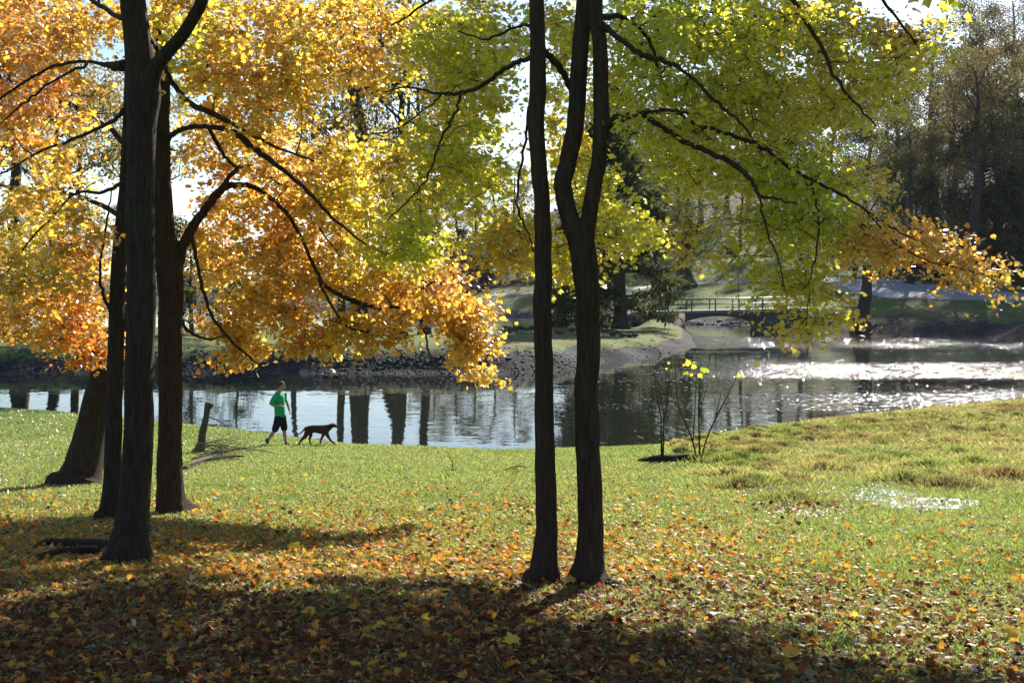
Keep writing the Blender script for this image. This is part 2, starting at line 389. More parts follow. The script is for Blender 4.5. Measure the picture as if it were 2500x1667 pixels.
# ------------------------------------------------------------------ leaves
def lobed_outline():
    # 5-lobed maple blade, tip towards +y, stalk at origin
    half = [(0, 0), (.10, -.02), (.30, -.10), (.34, .06), (.60, .28), (.40, .34), (.46, .62), (.22, .56), (.16, .72), (0, 1.0)]
    L = [(-x, y) for x, y in half[1:-1]][::-1]
    return np.array(half+L)
OUT_HI = lobed_outline()
OUT_LO = np.array([(0, 0), (.32, -.08), (.55, .3), (.3, .45), (0, 1.), (-.3, .45), (-.55, .3), (-.32, -.08)])
OUT_Q = np.array([(0, 0), (.42, .45), (0, 1.), (-.42, .45)])
def leaves_mesh(name, pos, nrm, tip, size, col, outline, curl=.25):
    n = len(pos); m = len(outline)
    nrm = nrm/(np.linalg.norm(nrm, axis=1)[:, None]+1e-9)
    tip = tip-nrm*np.sum(tip*nrm, 1)[:, None]; tip /= np.linalg.norm(tip, axis=1)[:, None]+1e-9
    side = np.cross(tip, nrm)
    ox = outline[:, 0][None]; oy = outline[:, 1][None]
    cu = (RNG.normal(size=(n, 1))*.5+1)*curl
    oz = -(np.abs(ox)**1.5)*cu*1.2-(oy-.4)**2*cu*.8
    s = size[:, None]
    V = pos[:, None]+(ox*s)[..., None]*side[:, None]+(oy*s)[..., None]*tip[:, None]+(oz*s)[..., None]*nrm[:, None]
    if m > 4:
        c = pos+tip*(size*.38)[:, None]; c = c[:, None]
        V = np.concatenate([V, c], 1); k = np.arange(m)
        f = np.stack([k, (k+1) % m, np.full(m, m)], -1)
        idx = (np.arange(n)[:, None, None]*(m+1)+f[None]).reshape(-1); sz = np.full(n*m, 3); mv = m+1
    else:
        idx = (np.arange(n)[:, None]*m+np.arange(m)[None]).reshape(-1); sz = np.full(n, m); mv = m
    C = np.repeat(col, mv, 0)
    return mesh_np(name, V.reshape(-1, 3), idx, sz, C)
PAL_H = np.array([0, .2, .4, .55, .7, .85, 1.0])
PAL = np.array([[.42, .54, .06], [.66, .76, .08], [.90, .86, .10], [.98, .72, .11], [.98, .57, .10], [.97, .45, .09], [.85, .25, .05]])
def palette(h):
    h = np.clip(h, 0, 1); return np.stack([np.interp(h, PAL_H, PAL[:, k]) for k in range(3)], -1)
HP = np.array([(0,50,.88),(60,200,.88),(150,450,.66),(60,560,.62),(200,620,.78),(100,700,.8),(200,780,.85),(430,100,.5),(600,50,.66),(480,180,.66),(700,150,.62),(850,100,.7),(1000,100,.42),(1100,250,.32),(600,300,.7),(500,500,.76),(700,450,.7),(850,420,.52),(1000,400,.38),(930,560,.28),(700,600,.76),(600,750,.76),(900,700,.75),(1050,680,.8),(1100,830,.78),(1000,850,.74),(1200,600,.45),(1180,640,.52),(1450,100,.32),(1450,500,.45),(1350,620,.55),(1700,100,.4),(1900,100,.46),(2100,100,.62),(2000,250,.5),(1600,300,.32),(1700,500,.26),(1600,560,.5),(1700,620,.3),(1850,700,.4),(1850,750,.46),(2000,560,.7),(1900,480,.28),(2100,560,.7),(2250,620,.78)], float)
def hue_at(pos):
    x = CX+F*pos[:, 0]/pos[:, 1]; y = HY+F*(EYE-pos[:, 2])/pos[:, 1]
    d2 = (x[:, None]-HP[None, :, 0])**2+(y[:, None]-HP[None, :, 1])**2+900
    w = 1/d2**1.6
    return (w*HP[None, :, 2]).sum(1)/w.sum(1)

# ------------------------------------------------------------------ the maples in front
# each: key, list of stems (x,y,D,width_px); first stem is the trunk from the ground
D1 = Dground(298, 1290); D2 = Dground(393, 1178); D3 = Dground(255, 1192); D4 = Dground(180, 1110); D5 = Dground(1250, 1340); D6 = Dground(1352, 1343)
def st(D, pts, dd=0.):
    n = len(pts)
    return [(p[0], p[1], (p[3] if len(p) > 3 else D+dd*i/(n-1)), p[2]) for i, p in enumerate(pts)]
TREES = {
 'T1': dict(D=D1, trunk=[st(D1, [(293,1312,116),(295,1285,104),(300,1235,84),(308,1150,73),(317,1000,66),(320,850,64),(325,700,63),(322,500,64),(322,400,62),(325,300,67),(330,215,78),(320,130,64),(305,0,56),(292,-150,50),(282,-400,42),(300,-750,28),(310,-1000,12)]),
    st(D1, [(338,225,50),(356,160,36),(385,120,31),(420,80,29),(450,30,28),(468,-10,27),(500,-120,24),(545,-320,18),(600,-600,10)], -.8)],
   limbs=[st(D1, [(290,150,30),(262,152,20),(225,145,9),(160,142,8),(90,168,7),(0,228,6),(-90,300,3)], 1.5),
          st(D1+.5, [(200,146,7),(130,182,6),(60,232,5),(0,285,3)], 1.),
          st(D1, [(300,40,20),(270,38,13),(232,14,11),(190,-12,9),(120,-60,6)], 2.),
          st(D1, [(345,95,14),(372,125,12),(392,180,10),(420,215,9)], 1.2)]),
 'T2': dict(D=D2, trunk=[st(D2, [(398,1185,92),(394,1165,74),(390,1110,60),(390,1000,54),(392,900,52),(390,800,54),(392,700,55),(390,630,60),(378,540,52),(370,430,46),(369,300,42),(372,200,36),(375,50,32),(378,-150,30),(380,-400,24),(385,-700,12)])],
   limbs=[st(D2, [(398,640,36),(408,600,32),(424,555,26),(450,510,22),(480,470,20),(506,438,18),(545,424,14),(590,433,11),(640,470,10),(682,525,9),(715,600,8),(745,655,9),(790,682,11),(850,702,11),(893,706,10),(925,690,6),(960,668,5),(1010,640,3)], .8),
          st(D2, [(500,442,12),(540,392,11),(566,382,9),(612,402,7),(680,455,6),(760,560,4),(820,640,3)], 1.6),
          st(D2, [(376,335,20),(392,312,14),(430,293,12),(480,291,12),(540,305,15),(592,348,15),(640,382,12),(700,432,9),(762,500,7),(845,565,4)], -1.0),
          st(D2, [(480,295,9),(505,340,9),(520,365,8),(548,388,7)], .3),
          st(D2, [(376,130,18),(390,180,14),(430,232,13),(500,265,13),(560,300,8),(640,340,6),(720,370,5)], -1.),
          st(D2, [(440,535,9),(452,600,8),(465,660,8),(490,730,7),(540,790,6),(610,850,3)], .4),
          st(D2, [(395,700,12),(415,735,9),(440,765,7),(480,778,5),(520,772,3)], .5),
          st(D2, [(893,706,8),(945,712,6),(975,760,5),(985,810,4),(1010,850,3)], .3),
          st(D2, [(730,640,6),(760,700,6),(800,750,6),(850,765,4),(900,790,3),(960,860,3)], .8),
          st(D2, [(376,160,16),(430,160,12),(500,150,10),(600,150,8),(660,160,6),(680,180,4)], 1.5),
          st(D2, [(378,-60,18),(480,-90,15),(640,-60,12),(755,-20,10),(750,60,8),(730,120,4)], 1.),
          st(D2, [(640,-60,12),(780,-60,11),(850,0,9),(868,58,8),(905,62,6),(960,90,4)], .8),
          st(D2, [(868,58,6),(880,110,4)], .1)]),
 'T3': dict(D=D3, trunk=[st(D3, [(246,1196,58),(250,1180,46),(258,1100,39),(262,950,37),(265,850,37),(269,700,35),(273,600,33),(280,520,32),(290,400,28),(297,200,24),(300,0,20),(302,-250,14),(305,-500,6)], .3)],
   limbs=[st(D3, [(268,745,10),(242,690,8),(230,640,7),(231,590,6),(246,510,5),(256,440,3)], .5),
          st(D3, [(288,250,12),(246,286,9),(160,322,7),(90,350,6),(0,402,4),(-80,450,3)], 1.),
          st(D3, [(280,420,10),(240,440,8),(170,446,6),(120,500,5),(60,560,4),(0,650,4)], .6)]),
 'T4': dict(D=D4, trunk=[st(D4, [(178,1118,128),(186,1096,98),(198,1040,80),(211,980,70),(229,900,64),(250,830,60),(272,780,60),(302,690,52),(325,590,46),(342,450,40),(352,250,34),(362,0,28),(370,-250,20),(380,-500,10)], 1.)],
   limbs=[st(D4+.5, [(300,700,22),(330,560,18),(250,480,12),(140,440,9),(20,430,7),(-120,400,5)], 1.5),
          st(D4+.7, [(345,420,20),(260,300,14),(130,220,10),(0,120,8),(-120,50,5)], 1.),
          st(D4+.3, [(262,800,18),(190,740,10),(120,720,7),(50,760,5),(0,770,4)], -.6)]),
 'T5': dict(D=D5, trunk=[st(D5, [(1246,1346,88),(1249,1325,72),(1253,1280,58),(1255,1200,50),(1254,1100,48),(1252,1000,45),(1250,900,42),(1248,800,42),(1246,700,42),(1248,600,40),(1247,500,38),(1240,400,38),(1232,300,38),(1236,200,39),(1236,100,36),(1233,0,34),(1228,-200,30),(1220,-500,20),(1215,-800,8)])],
   limbs=[st(D5, [(1236,130,20),(1216,136,12),(1180,146,11),(1140,172,11),(1100,200,10),(1060,213,9),(1000,215,6),(940,200,4),(880,210,3)], 1.2),
          st(D5+.5, [(1060,213,7),(1040,270,6),(1010,330,5),(985,400,4),(950,450,4),(890,500,3)], .5),
          st(D5+.7, [(1015,216,5),(980,250,4),(900,300,4),(840,310,3)], .5),
          st(D5, [(1236,110,22),(1256,124,17),(1280,150,16),(1300,180,15),(1318,225,12)], .25),
          st(D5, [(1232,180,9),(1216,250,6),(1208,320,6),(1194,390,6),(1190,480,5),(1212,530,4),(1230,590,3)], .7),
          st(D5, [(1233,-30,16),(1150,-20,12),(1060,-40,9),(960,20,6),(900,60,4)], 1.2),
          st(D5, [(1236,60,10),(1190,60,7),(1120,90,5),(1050,70,4)], .8)]),
 'T6': dict(D=D6, trunk=[st(D6, [(1350,1352,118),(1352,1325,88),(1355,1285,68),(1356,1200,59),(1353,1100,57),(1350,1000,56),(1347,900,54),(1350,800,54),(1350,700,56),(1343,610,60),(1332,550,58),(1309,505,45),(1297,455,42),(1293,420,41),(1304,370,40),(1320,300,40),(1327,200,39),(1335,100,38),(1342,0,36),(1348,-200,30),(1342,-500,20),(1340,-800,8)]),
     st(D6, [(1340,590,44),(1348,530,40),(1356,485,37),(1365,420,36),(1375,370,36),(1381,300,38),(1380,200,36),(1376,100,34),(1368,0,32),(1385,-200,26),(1400,-450,18),(1430,-700,8)], -.25)],
   limbs=[st(D6-.1, [(1384,300,30),(1400,282,22),(1430,270,18),(1465,262,15),(1530,254,9),(1580,260,4)], -.5),
          st(D6-.3, [(1475,264,12),(1510,285,13),(1560,318,13),(1620,345,13),(1680,374,13),(1722,410,11),(1742,446,8),(1775,456,6),(1830,470,4)], -.6),
          st(D6-.8, [(1746,448,6),(1758,520,5),(1790,600,4),(1800,660,3)], -.1),
          st(D6-.2, [(1378,60,24),(1395,66,16),(1425,90,13),(1475,125,14),(1520,140,12),(1562,157,9),(1610,200,8),(1650,240,8),(1700,282,6),(1740,330,4)], -.3),
          st(D6, [(1376,40,16),(1440,42,9),(1490,92,8),(1520,182,7),(1550,250,5),(1570,330,3)], .8),
          st(D6-.4, [(1560,262,6),(1600,288,8),(1650,298,9),(1740,332,10),(1800,376,10),(1862,412,8),(1922,440,7),(1985,480,5),(2045,522,4),(2120,560,3)], -.3),
          st(D6-.2, [(1372,-60,22),(1500,-90,18),(1680,-100,16),(1790,-40,13),(1850,48,11),(1888,112,10),(1920,180,8),(1960,232,6),(2010,290,4)], -.2),
          st(D6-.2, [(1680,-100,12),(1860,-120,10),(1980,-60,9),(2050,30,7),(2110,110,4)], 0.3),
          st(D6, [(1372,-20,14),(1560,-40,12),(1640,0,10),(1670,50,8),(1678,130,5)], .6),
          st(D6-.4, [(1862,412,6),(1880,500,5),(1870,600,4),(1850,680,3)], -.3),
          st(D6-.6, [(1985,480,4),(2060,560,4),(2140,600,3),(2220,620,3)], -.2)]),
}
# foliage masses: x,y,rx,ry,D0,D1,n   (metres come from the distance)
BLOBS = [
 (40,130,150,200,14,21,52),(110,330,120,120,14,20,22),(90,560,150,130,13,20,52),(130,720,130,70,16,20.5,36),(215,805,35,28,16.5,18,7),(150,770,70,30,16.5,20,9),(30,740,70,40,16,20,10),
 (290,30,120,60,15,19,14),(60,60,120,70,15,20,16),(460,90,110,110,13,17.5,34),(640,110,150,120,13,18,40),(840,90,130,110,12,18,34),(540,330,130,90,15,18.5,24),(600,230,130,80,13,17,18),(490,560,60,100,15.8,18,18),(620,520,120,90,15,18.5,26),
 (720,400,140,90,14,18.5,34),(860,430,130,120,13,17.5,33),(760,600,150,70,15,18,34),(620,700,110,60,15.6,17.5,22),(520,740,40,40,15.6,17,7),(550,810,45,20,15.8,17,6),(940,640,110,80,14.5,17.5,21),(1010,720,90,50,14.5,16.8,13),
 (1080,790,45,40,14.5,16,8),(1110,850,18,22,14.5,15.5,3),(870,760,110,40,15,17,12),(760,790,80,30,15.5,17,8),
 (1080,90,120,90,10.5,15,34),(1050,260,110,90,10.5,15,22),(1020,420,90,90,11,15,20),(940,540,90,60,11.5,15,14),(1130,400,40,50,11,14,5),
 (1175,560,55,60,10.5,13,15),(1290,600,60,40,11,14,6),(1420,530,45,60,10.5,13.5,15),(1300,330,50,150,12,15,12),(1290,80,60,70,11,14,10),(1430,200,50,70,11,14,9),(1390,450,40,60,11,13.5,6),
 (1500,70,110,80,9,14,34),(1700,70,140,80,9,13,40),(1900,80,120,80,9,12,32),(2050,110,60,60,9,11.5,9),(2110,90,30,30,9,11,3),(1560,240,120,90,8.8,12.5,30),(1760,220,130,80,8.8,12,34),(1950,220,90,60,8.8,11.5,18),(2060,170,50,30,9,11,4),
 (1640,370,110,65,8.6,12,20),(1790,380,120,70,8.5,11.5,28),(1900,440,70,50,8.5,11,14),(1585,545,25,18,9,10.5,2),(1775,525,60,50,8.6,10.6,12),(1690,590,25,12,8.6,10,2),(1920,540,90,45,8.5,10.2,14),(2060,560,70,35,8.4,10,11),(2150,600,50,18,8.4,9.6,6),(2235,625,22,8,8.4,9,2),
 (1840,650,40,30,8.5,9.8,7),(1850,740,55,10,8.5,9.3,5),(1800,640,20,20,8.5,9.5,2),
]
EX = np.array([-2000, 0, 300, 500, 900, 1000, 1240, 1400, 1700, 2000, 2352, 4000.])
EY = np.array([1120, 1130, 1175, 1205, 1225, 1320, 1345, 1372, 1425, 1478, 1540, 1700.])
def shadow_xy(p):
    t = (p[2]-1.8)/SD[2]
    for _ in range(4):
        q = p-SD*t; g = 3.3-.092*q[1]; t += (q[2]-max(g, .22))/SD[2]
    q = p-SD*t
    if q[1] < 1.5: return 0, 9999
    return CX+F*q[0]/q[1], HY+F*(EYE-q[2])/q[1]
def in_light(p, margin=0):
    x, y = shadow_xy(p)
    return y < np.interp(x, EX, EY)+margin
clusters = []
for (x, y, rx, ry, d0, d1, n) in BLOBS:
    n = int(n*(1.5 if x < 1350 else 1.05)); got = 0; tries = 0
    while got < n and tries < n*14:
        tries += 1
        a = random.random()*6.283; r = math.sqrt(random.random())
        px = x+math.cos(a)*r*rx; py = y+math.sin(a)*r*ry
        D = random.uniform(d0, d1); p = P(px, py, D)
        if in_light(p, 15+35*min(max((x-1300)/300, 0), 1)) and tries < n*13.5: continue
        clusters.append((p, 1)); got += 1
# the crowns above the picture, which throw the shade on the foreground
n_up = 0; tries = 0
while n_up < 270 and tries < 30000:
    tries += 1
    x = random.uniform(-500, 2900); y0 = max(np.interp(x, EX, EY)+(75 if x > 1300 else 60), 1400 if x < 900 else 0)
    y = y0+(1950-y0)*random.random()**1.2
    g = np.array([0., 1.6/((y-HY)/F-.092), 0]); g[0] = (x-CX)/F*g[1]; g[2] = 3.3-.092*g[1]
    if x > 1950 and y < 1740: continue
    p = g+SD*random.uniform(9.5, 16.5)
    xi = CX+F*p[0]/p[1]; yi = HY+F*(EYE-p[2])/p[1]
    if yi > -75 and -60 < xi < 2420: continue
    clusters.append((p, 0)); n_up += 1
n_up = 0
while n_up < 70:
    c, rr, rz = random.choice([((-3.8, 10.5, 9.8), 4.5, 2.6), ((.2, 9.5, 9.8), 4.0, 2.8), ((2.5, 9.2, 9.6), 4., 2.6)])
    v = RNG.normal(size=3); v *= random.random()**.4/np.linalg.norm(v)
    p = np.array(c)+v*np.array([rr, rr, rz]); xi = CX+F*p[0]/p[1]; yi = HY+F*(EYE-p[2])/p[1]
    if p[1] < 2.0 or (yi > -75 and -100 < xi < 2450) or in_light(p, 60): continue
    clusters.append((p, 0)); n_up += 1

def build_maples():
    nodes = []; info = []   # position, tree key
    rootobj = {}; twig = {}; trunkM = {}
    for key, t in TREES.items():
        tb = TB(); lb = TB(); bx = t['trunk'][0][0]
        seed = hash(key) % 97 if False else sum(map(ord, key))
        for si, s in enumerate(t['trunk']):
            a = catmull([[*P(x, y, D), w/F*D/2] for x, y, D, w in s], 7)
            a[:, 0] += (vnoise(np.arange(len(a))*.3, 0, seed)-.5)*.01
            if si == 0:
                base = a[0].copy(); base[2] = float(gz(base[0], base[1]))-.12; base[3] *= 1.15; a = np.vstack([base, a])
                gz0 = base[2]+.12
                amp = {'T1': .55, 'T2': .6, 'T3': .6, 'T4': .3}.get(key, 1.)
                def fl(i, an, a=a, gz0=gz0, seed=seed, amp=amp):
                    h = np.interp(i, np.arange(len(a)), a[:, 2])-gz0
                    k = np.exp(-np.maximum(h, 0)/.11)
                    return 1+amp*k*(.34*np.cos(3*an+seed)+.24*np.cos(5*an+seed*2.3)+.22)
                tb.tube(a[:, :3], a[:, 3], 28, flare=fl, bump=.06, seed=seed)
            else: tb.tube(a[:, :3], a[:, 3], 22, bump=.05, seed=seed+3)
            for k in range(0, len(a), 3):
                if a[k, 2] > gz0+1.4 and a[k,3] > 0.0: nodes.append(a[k, :3]); info.append((key, a[k, 3]))
        for s in t['limbs']:
            a = catmull([[*P(x, y, D), w/F*D/2] for x, y, D, w in s], 6)
            wob = (RNG.normal(size=(len(a), 3))*.006); wob[0] = 0
            a[:, :3] += wob
            lb.tube(a[:, :3], np.maximum(a[:, 3], .004), 8, bump=.1, seed=seed)
            for k in range(1, len(a), 2): nodes.append(a[k, :3]); info.append((key, a[k, 3]))
        twig[key] = lb; trunkM[key] = tb
    nodes = list(nodes); NP_ = np.array(nodes)
    # nearest-first attachment
    order = sorted(range(len(clusters)), key=lambda i: np.min(np.linalg.norm(NP_-clusters[i][0], axis=1)))
    buf = np.zeros((len(nodes)+len(clusters)*5, 3)); buf[:len(nodes)] = NP_; nn = len(nodes); inf = list(info)
    leaf = {k: [[], [], [], []] for k in TREES}; leafup = {k: [[], [], [], []] for k in TREES}
    for i in order:
        c, vis = clusters[i]
        dv = buf[:nn]-c; dist = np.linalg.norm(dv, axis=1)
        cost = dist+np.maximum(dv[:, 2]*.35, 0)+np.where(dv[:,2]<-1.5, .5, 0)
        j = int(np.argmin(cost)); key, pr = inf[j]; s0 = buf[j].copy(); L = dist[j]
        mid = (s0+c)/2; mid[2] += L*.10; mid += RNG.normal(size=3)*L*.07
        q1 = s0+(mid-s0)*.5+RNG.normal(size=3)*L*.04; q2 = mid+(c-mid)*.5+RNG.normal(size=3)*L*.04; q2[2] += L*.04
        r0 = min(pr*.6, .006+.010*L); r0 = max(r0, .0045)
        path = catmull([[*s0, r0], [*q1, r0*.85], [*mid, r0*.7], [*q2, r0*.55], [*c, .003]], 3)
        twig[key].tube(path[:, :3], path[:, 3], 5, cap=False)
        for k in (3, 6, 9, 12):
            buf[nn] = path[min(k, len(path)-1), :3]; inf.append((key, path[min(k, len(path)-1), 3])); nn += 1
        outd = c-s0; outd[2] *= .3; outd /= np.linalg.norm(outd)+1e-6
        if vis:
            fs = min(max((c[1]-4.5)/9.5, .58), 1.); nl = int(random.randint(62, 88)*(1+1.5*(1-fs))); sg = np.array([.25, .25, .13])
        else:
            nl = 46; sg = np.array([.42, .42, .24])
        sub = [c+RNG.normal(size=3)*sg*.9+np.array([0, 0, -.03]) for _ in range(7)]
        for sp in sub:
            md = (c+sp)/2+np.array([0, 0, .03]); st0 = path[-3, :3]
            twig[key].tube(np.array([st0, md, sp]), np.array([.003, .0022, .0014]), 3, cap=False)
        which = RNG.integers(0, 7, nl); subA = np.array(sub)
        tt = RNG.random(nl)[:, None]**.6
        pos = c*(1-tt)+subA[which]*tt+RNG.normal(size=(nl, 3))*np.array([.065, .065, .045])*(1 if vis else 1.8)
        nrm = np.array([0, 0, .75])+RNG.normal(size=(nl, 3))*.62+outd*.25
        tp = outd*.35+np.array([0, 0, -.55])+RNG.normal(size=(nl, 3))*.6
        sz = RNG.uniform(.036, .092, nl)*fs if vis else RNG.uniform(.11, .17, nl)
        dst = leaf if vis else leafup
        dst[key][0].append(pos); dst[key][1].append(nrm); dst[key][2].append(tp); dst[key][3].append(sz)
    META = {
     'T1': ('thick dark maple nearest on the left, forking near the picture top', M_bark),
     'T2': ('slimmer brown maple right of the thick dark trunk, one limb arching right', M_barkb),
     'T3': ('thin slightly leaning maple stem close behind and left of the thick dark trunk', M_bark),
     'T4': ('stout leaning maple with a wide flared base behind the other left trunks', M_bark),
     'T5': ('straight single maple trunk standing left of the forked maple', M_barkb),
     'T6': ('forked maple whose trunk splits in two stems, green drooping boughs to the right', M_barkb)}
    for key, t in TREES.items():
        s = t['trunk'][0][0]; b = P(*s[:3]); b[2] = float(gz(b[0], b[1]))
        root = empty('maple_tree', Vector(b), META[key][0], 'tree', 'maples along the near lawn')
        for nm, tbx in (('trunk', trunkM[key]), ('branches', twig[key])):
            me = tbx.mesh(nm); o = link(nm, me, META[key][1], root); o.matrix_parent_inverse = Matrix.Translation(-Vector(b))
        parts = []
        for dct, outl, up in ((leaf, OUT_HI, 0), (leafup, OUT_LO, 1)):
            if not dct[key][0]: continue
            pos = np.concatenate(dct[key][0]); nrm = np.concatenate(dct[key][1]); tp = np.concatenate(dct[key][2]); sz = np.concatenate(dct[key][3])
            h = hue_at(pos) if not up else np.full(len(pos), .4)
            h = h+(vnoise(pos[:, 0]*1.3+9, pos[:, 2]*1.3+pos[:, 1], 4)-.5)*.34+RNG.normal(size=len(pos))*.055
            colr = palette(h)*RNG.uniform(.8, 1.15, (len(pos), 1))
            me = leaves_mesh('crown', pos, nrm, tp, sz, np.clip(colr, 0, .95), outl)
            o = link('crown' if not up else 'upper_crown', me, M_leaf, root); o.matrix_parent_inverse = Matrix.Translation(-Vector(b))
build_maples()

# ------------------------------------------------------------------ lawn, litter
def in_view_samples(n, dmin, dmax_extra=0, lo=-.78, hi=.78, power=1.):
    u = RNG.uniform(lo, hi, n); smax = shore(u)-.1
    t = RNG.random(n)
    D = dmin*(smax/dmin)**(t**power)
    return u*D, D, u
def build_grass():
    n = 1250000
    X, Y, u = in_view_samples(n, 5.2, power=.9)
    xi = u*F+CX
    keep = RNG.random(n) < np.clip(.35+1.3*fbm(X*1.2, Y*1.2, 31, 3), 0, 1)
    X, Y, xi = X[keep], Y[keep], xi[keep]; n = len(X)
    Z = gz(X, Y)
    h = RNG.uniform(.02, .05, n)*(1+.006*Y); w = .0024+.0003*Y
    w = w*RNG.uniform(.6, 1.3, n)
    marsh = np.clip((xi-1600)/250, 0, 1)*np.clip((Y-17)/5, 0, 1)
    h *= 1+marsh*RNG.uniform(0, 2.2, n)
    a = RNG.uniform(0, 6.283, n); lean = RNG.normal(size=(n, 2))*.5
    dx = np.cos(a)*w; dy = np.sin(a)*w
    V = np.zeros((n, 4, 3))
    V[:, 0] = np.stack([X-dx, Y-dy, Z-.01], -1); V[:, 1] = np.stack([X+dx, Y+dy, Z-.01], -1)
    V[:, 2] = np.stack([X+dx*.7+lean[:, 0]*h*.4, Y+dy*.7+lean[:, 1]*h*.4, Z+h*.6], -1)
    V[:, 3] = np.stack([X+lean[:, 0]*h, Y+lean[:, 1]*h, Z+h], -1)
    k = np.arange(n)[:, None]*4
    f = (k+np.array([[0, 1, 2, 3]])).ravel()
    g = np.array([[.335, .38, .16]]); dry = np.array([[.46, .40, .22]]); dk = np.array([[.15, .24, .06]])
    m1 = np.clip((fbm(X*.5, Y*.5, 41)-.42)*3+.22, 0, 1)[:, None]*.75*RNG.random((n, 1))**1.5
    mr = (marsh*np.clip(fbm(X*.45, Y*.45, 44)*2.2-.2, 0, 1))[:, None]*.92
    c = g*(1-m1)+dry*m1; c = c*(1-mr)+np.array([[.48, .41, .24]])*mr
    m2 = np.clip((fbm(X*.9, Y*.9, 47)-.5)*4, 0, 1)[:, None]*.6; c = c*(1-m2)+dk*m2*1.1
    c = c*RNG.uniform(.5, 1.4, (n, 1))
    me = mesh_np('grass', V.reshape(-1, 3), f, np.full(n, 4), np.repeat(c, 4, 0))
    tag(link('lawn_grass', me, M_grass), kind='stuff')
build_grass()
PUD = [(1895, 1135, .9, .10), (1985, 1118, .45, .12), (2110, 1162, .38, .07), (2170, 1155, .3, .06), (1845, 1178, .3, .05)]
def build_marsh():
    VV = []; CC = []; nb = 0
    pts = []
    spec = [(1890,1085,.5),(2010,1065,.45),(2240,1070,.5),(2310,1100,.6),(2080,1110,.5),(1700,1060,.45),(1760,1040,.5),(1560,1010,.3),(2130,1080,.4),(2200,1045,.4)]
    for x, y, r in spec: pts.append((x, y, r, 1.0))
    for _ in range(340):
        x = random.uniform(1620, 2600); ylo = np.interp(x, SH_X, SH_Y)+6
        y = ylo+abs(random.gauss(0, 60)); 
        if y < 1150: pts.append((x, y, random.uniform(.2, .7), random.uniform(.35, .9)))
    for _ in range(22):
        x = random.uniform(1560, 1760); y = np.interp(x, SH_X, SH_Y)+random.uniform(2, 25); pts.append((x, y, .25, .9))
    for x, y, r, hh in pts:
        D = Dground(x, y)
        if D > 49: continue
        X0 = (x-CX)/F*D
        if any(abs(x-p[0]) < 60 and abs(y-p[1]) < 14 for p in PUD): continue
        n = int(1100*r/.4); a = RNG.uniform(0, 6.283, n); rr = np.abs(RNG.normal(size=n))*r*.6
        X = X0+np.cos(a)*rr; Y = D+np.sin(a)*rr; Z = gz(X, Y)
        h = RNG.uniform(.06, .28, n)*hh*(1-.4*np.clip(rr/r, 0, 1)); w = RNG.uniform(.002, .0055, n)
        lx = np.cos(a)*rr/r*.5+RNG.normal(size=n)*.25; ly = np.sin(a)*rr/r*.5+RNG.normal(size=n)*.25
        b = RNG.uniform(0, 6.283, n); dx = np.cos(b)*w; dy = np.sin(b)*w
        V = np.zeros((n, 4, 3)); V[:, 0] = np.stack([X-dx, Y-dy, Z-.02], -1); V[:, 1] = np.stack([X+dx, Y+dy, Z-.02], -1)
        V[:, 2] = np.stack([X+dx*.8+lx*h*.4, Y+dy*.8+ly*h*.4, Z+h*.65], -1); V[:, 3] = np.stack([X+lx*h, Y+ly*h, Z+h], -1)
        base = np.array(random.choice([(.40, .33, .18), (.36, .34, .17), (.28, .31, .12), (.30, .21, .13), (.2, .26, .09), (.46, .40, .24), (.30, .30, .14), (.2, .17, .10)]))
        VV.append(V.reshape(-1, 3)); CC.append(np.repeat(base*RNG.uniform(.6, 1.3, (n, 1)), 4, 0)); nb += n
    V = np.concatenate(VV); f = np.arange(nb*4)
    me = mesh_np('marsh_grass', V, f, np.full(nb, 4), np.concatenate(CC))
    tag(link('marsh_grass', me, M_grass), kind='stuff')
    # airy seed stalks at the water's edge
build_marsh()
def build_litter():
    n = 300000
    X, Y, u = in_view_samples(n, 4.8, power=1.1)
    xi = u*F+CX; Z = gz(X, Y); yi = HY+F*(EYE-Z)/Y
    # density as a function of place on the lawn
    dn = np.interp(yi, [960, 1060, 1120, 1170, 1230, 1300, 1400, 1568], [.004, .02, .08, .34, .58, .62, .95, 1.1])
    rt = np.clip((xi-1450)/500, 0, 1); ydelay = np.interp(yi, [1150, 1250, 1350, 1450, 1568], [.06, .16, .32, .4, .6])
    dn = dn*(1-rt)+dn*ydelay*rt
    dn *= np.clip(.25+1.6*fbm(X*.8, Y*.8, 61, 3), .2, 1.2)
    mud = np.exp(-((xi-1840)/110)**2-((yi-1168)/13)**2); dn = np.maximum(dn, mud*.9)
    keep = RNG.random(n) < dn
    mud = mud[keep]
    X, Y, Z, xi, yi = X[keep], Y[keep], Z[keep], xi[keep], yi[keep]; n = len(X)
    pos = np.stack([X, Y, Z+RNG.uniform(.012, .05, n)], -1)
    nrm = np.array([0, 0, 1.])+RNG.normal(size=(n, 3))*.45
    tp = RNG.normal(size=(n, 3)); sz = (.022+.046*RNG.random(n)**1.7)*(1+.008*Y)
    h = np.clip(RNG.normal(.82, .11, n), .5, 1)
    c = palette(h)
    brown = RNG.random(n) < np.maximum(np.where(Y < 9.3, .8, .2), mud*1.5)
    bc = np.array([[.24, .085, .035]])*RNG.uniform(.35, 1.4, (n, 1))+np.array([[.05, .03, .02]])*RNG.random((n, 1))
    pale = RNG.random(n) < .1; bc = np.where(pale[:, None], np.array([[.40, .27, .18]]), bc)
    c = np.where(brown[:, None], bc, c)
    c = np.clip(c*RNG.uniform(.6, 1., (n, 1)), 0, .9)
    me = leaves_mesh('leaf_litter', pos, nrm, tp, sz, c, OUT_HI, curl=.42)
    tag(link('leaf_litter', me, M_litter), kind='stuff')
    print('litter', n)
build_litter()
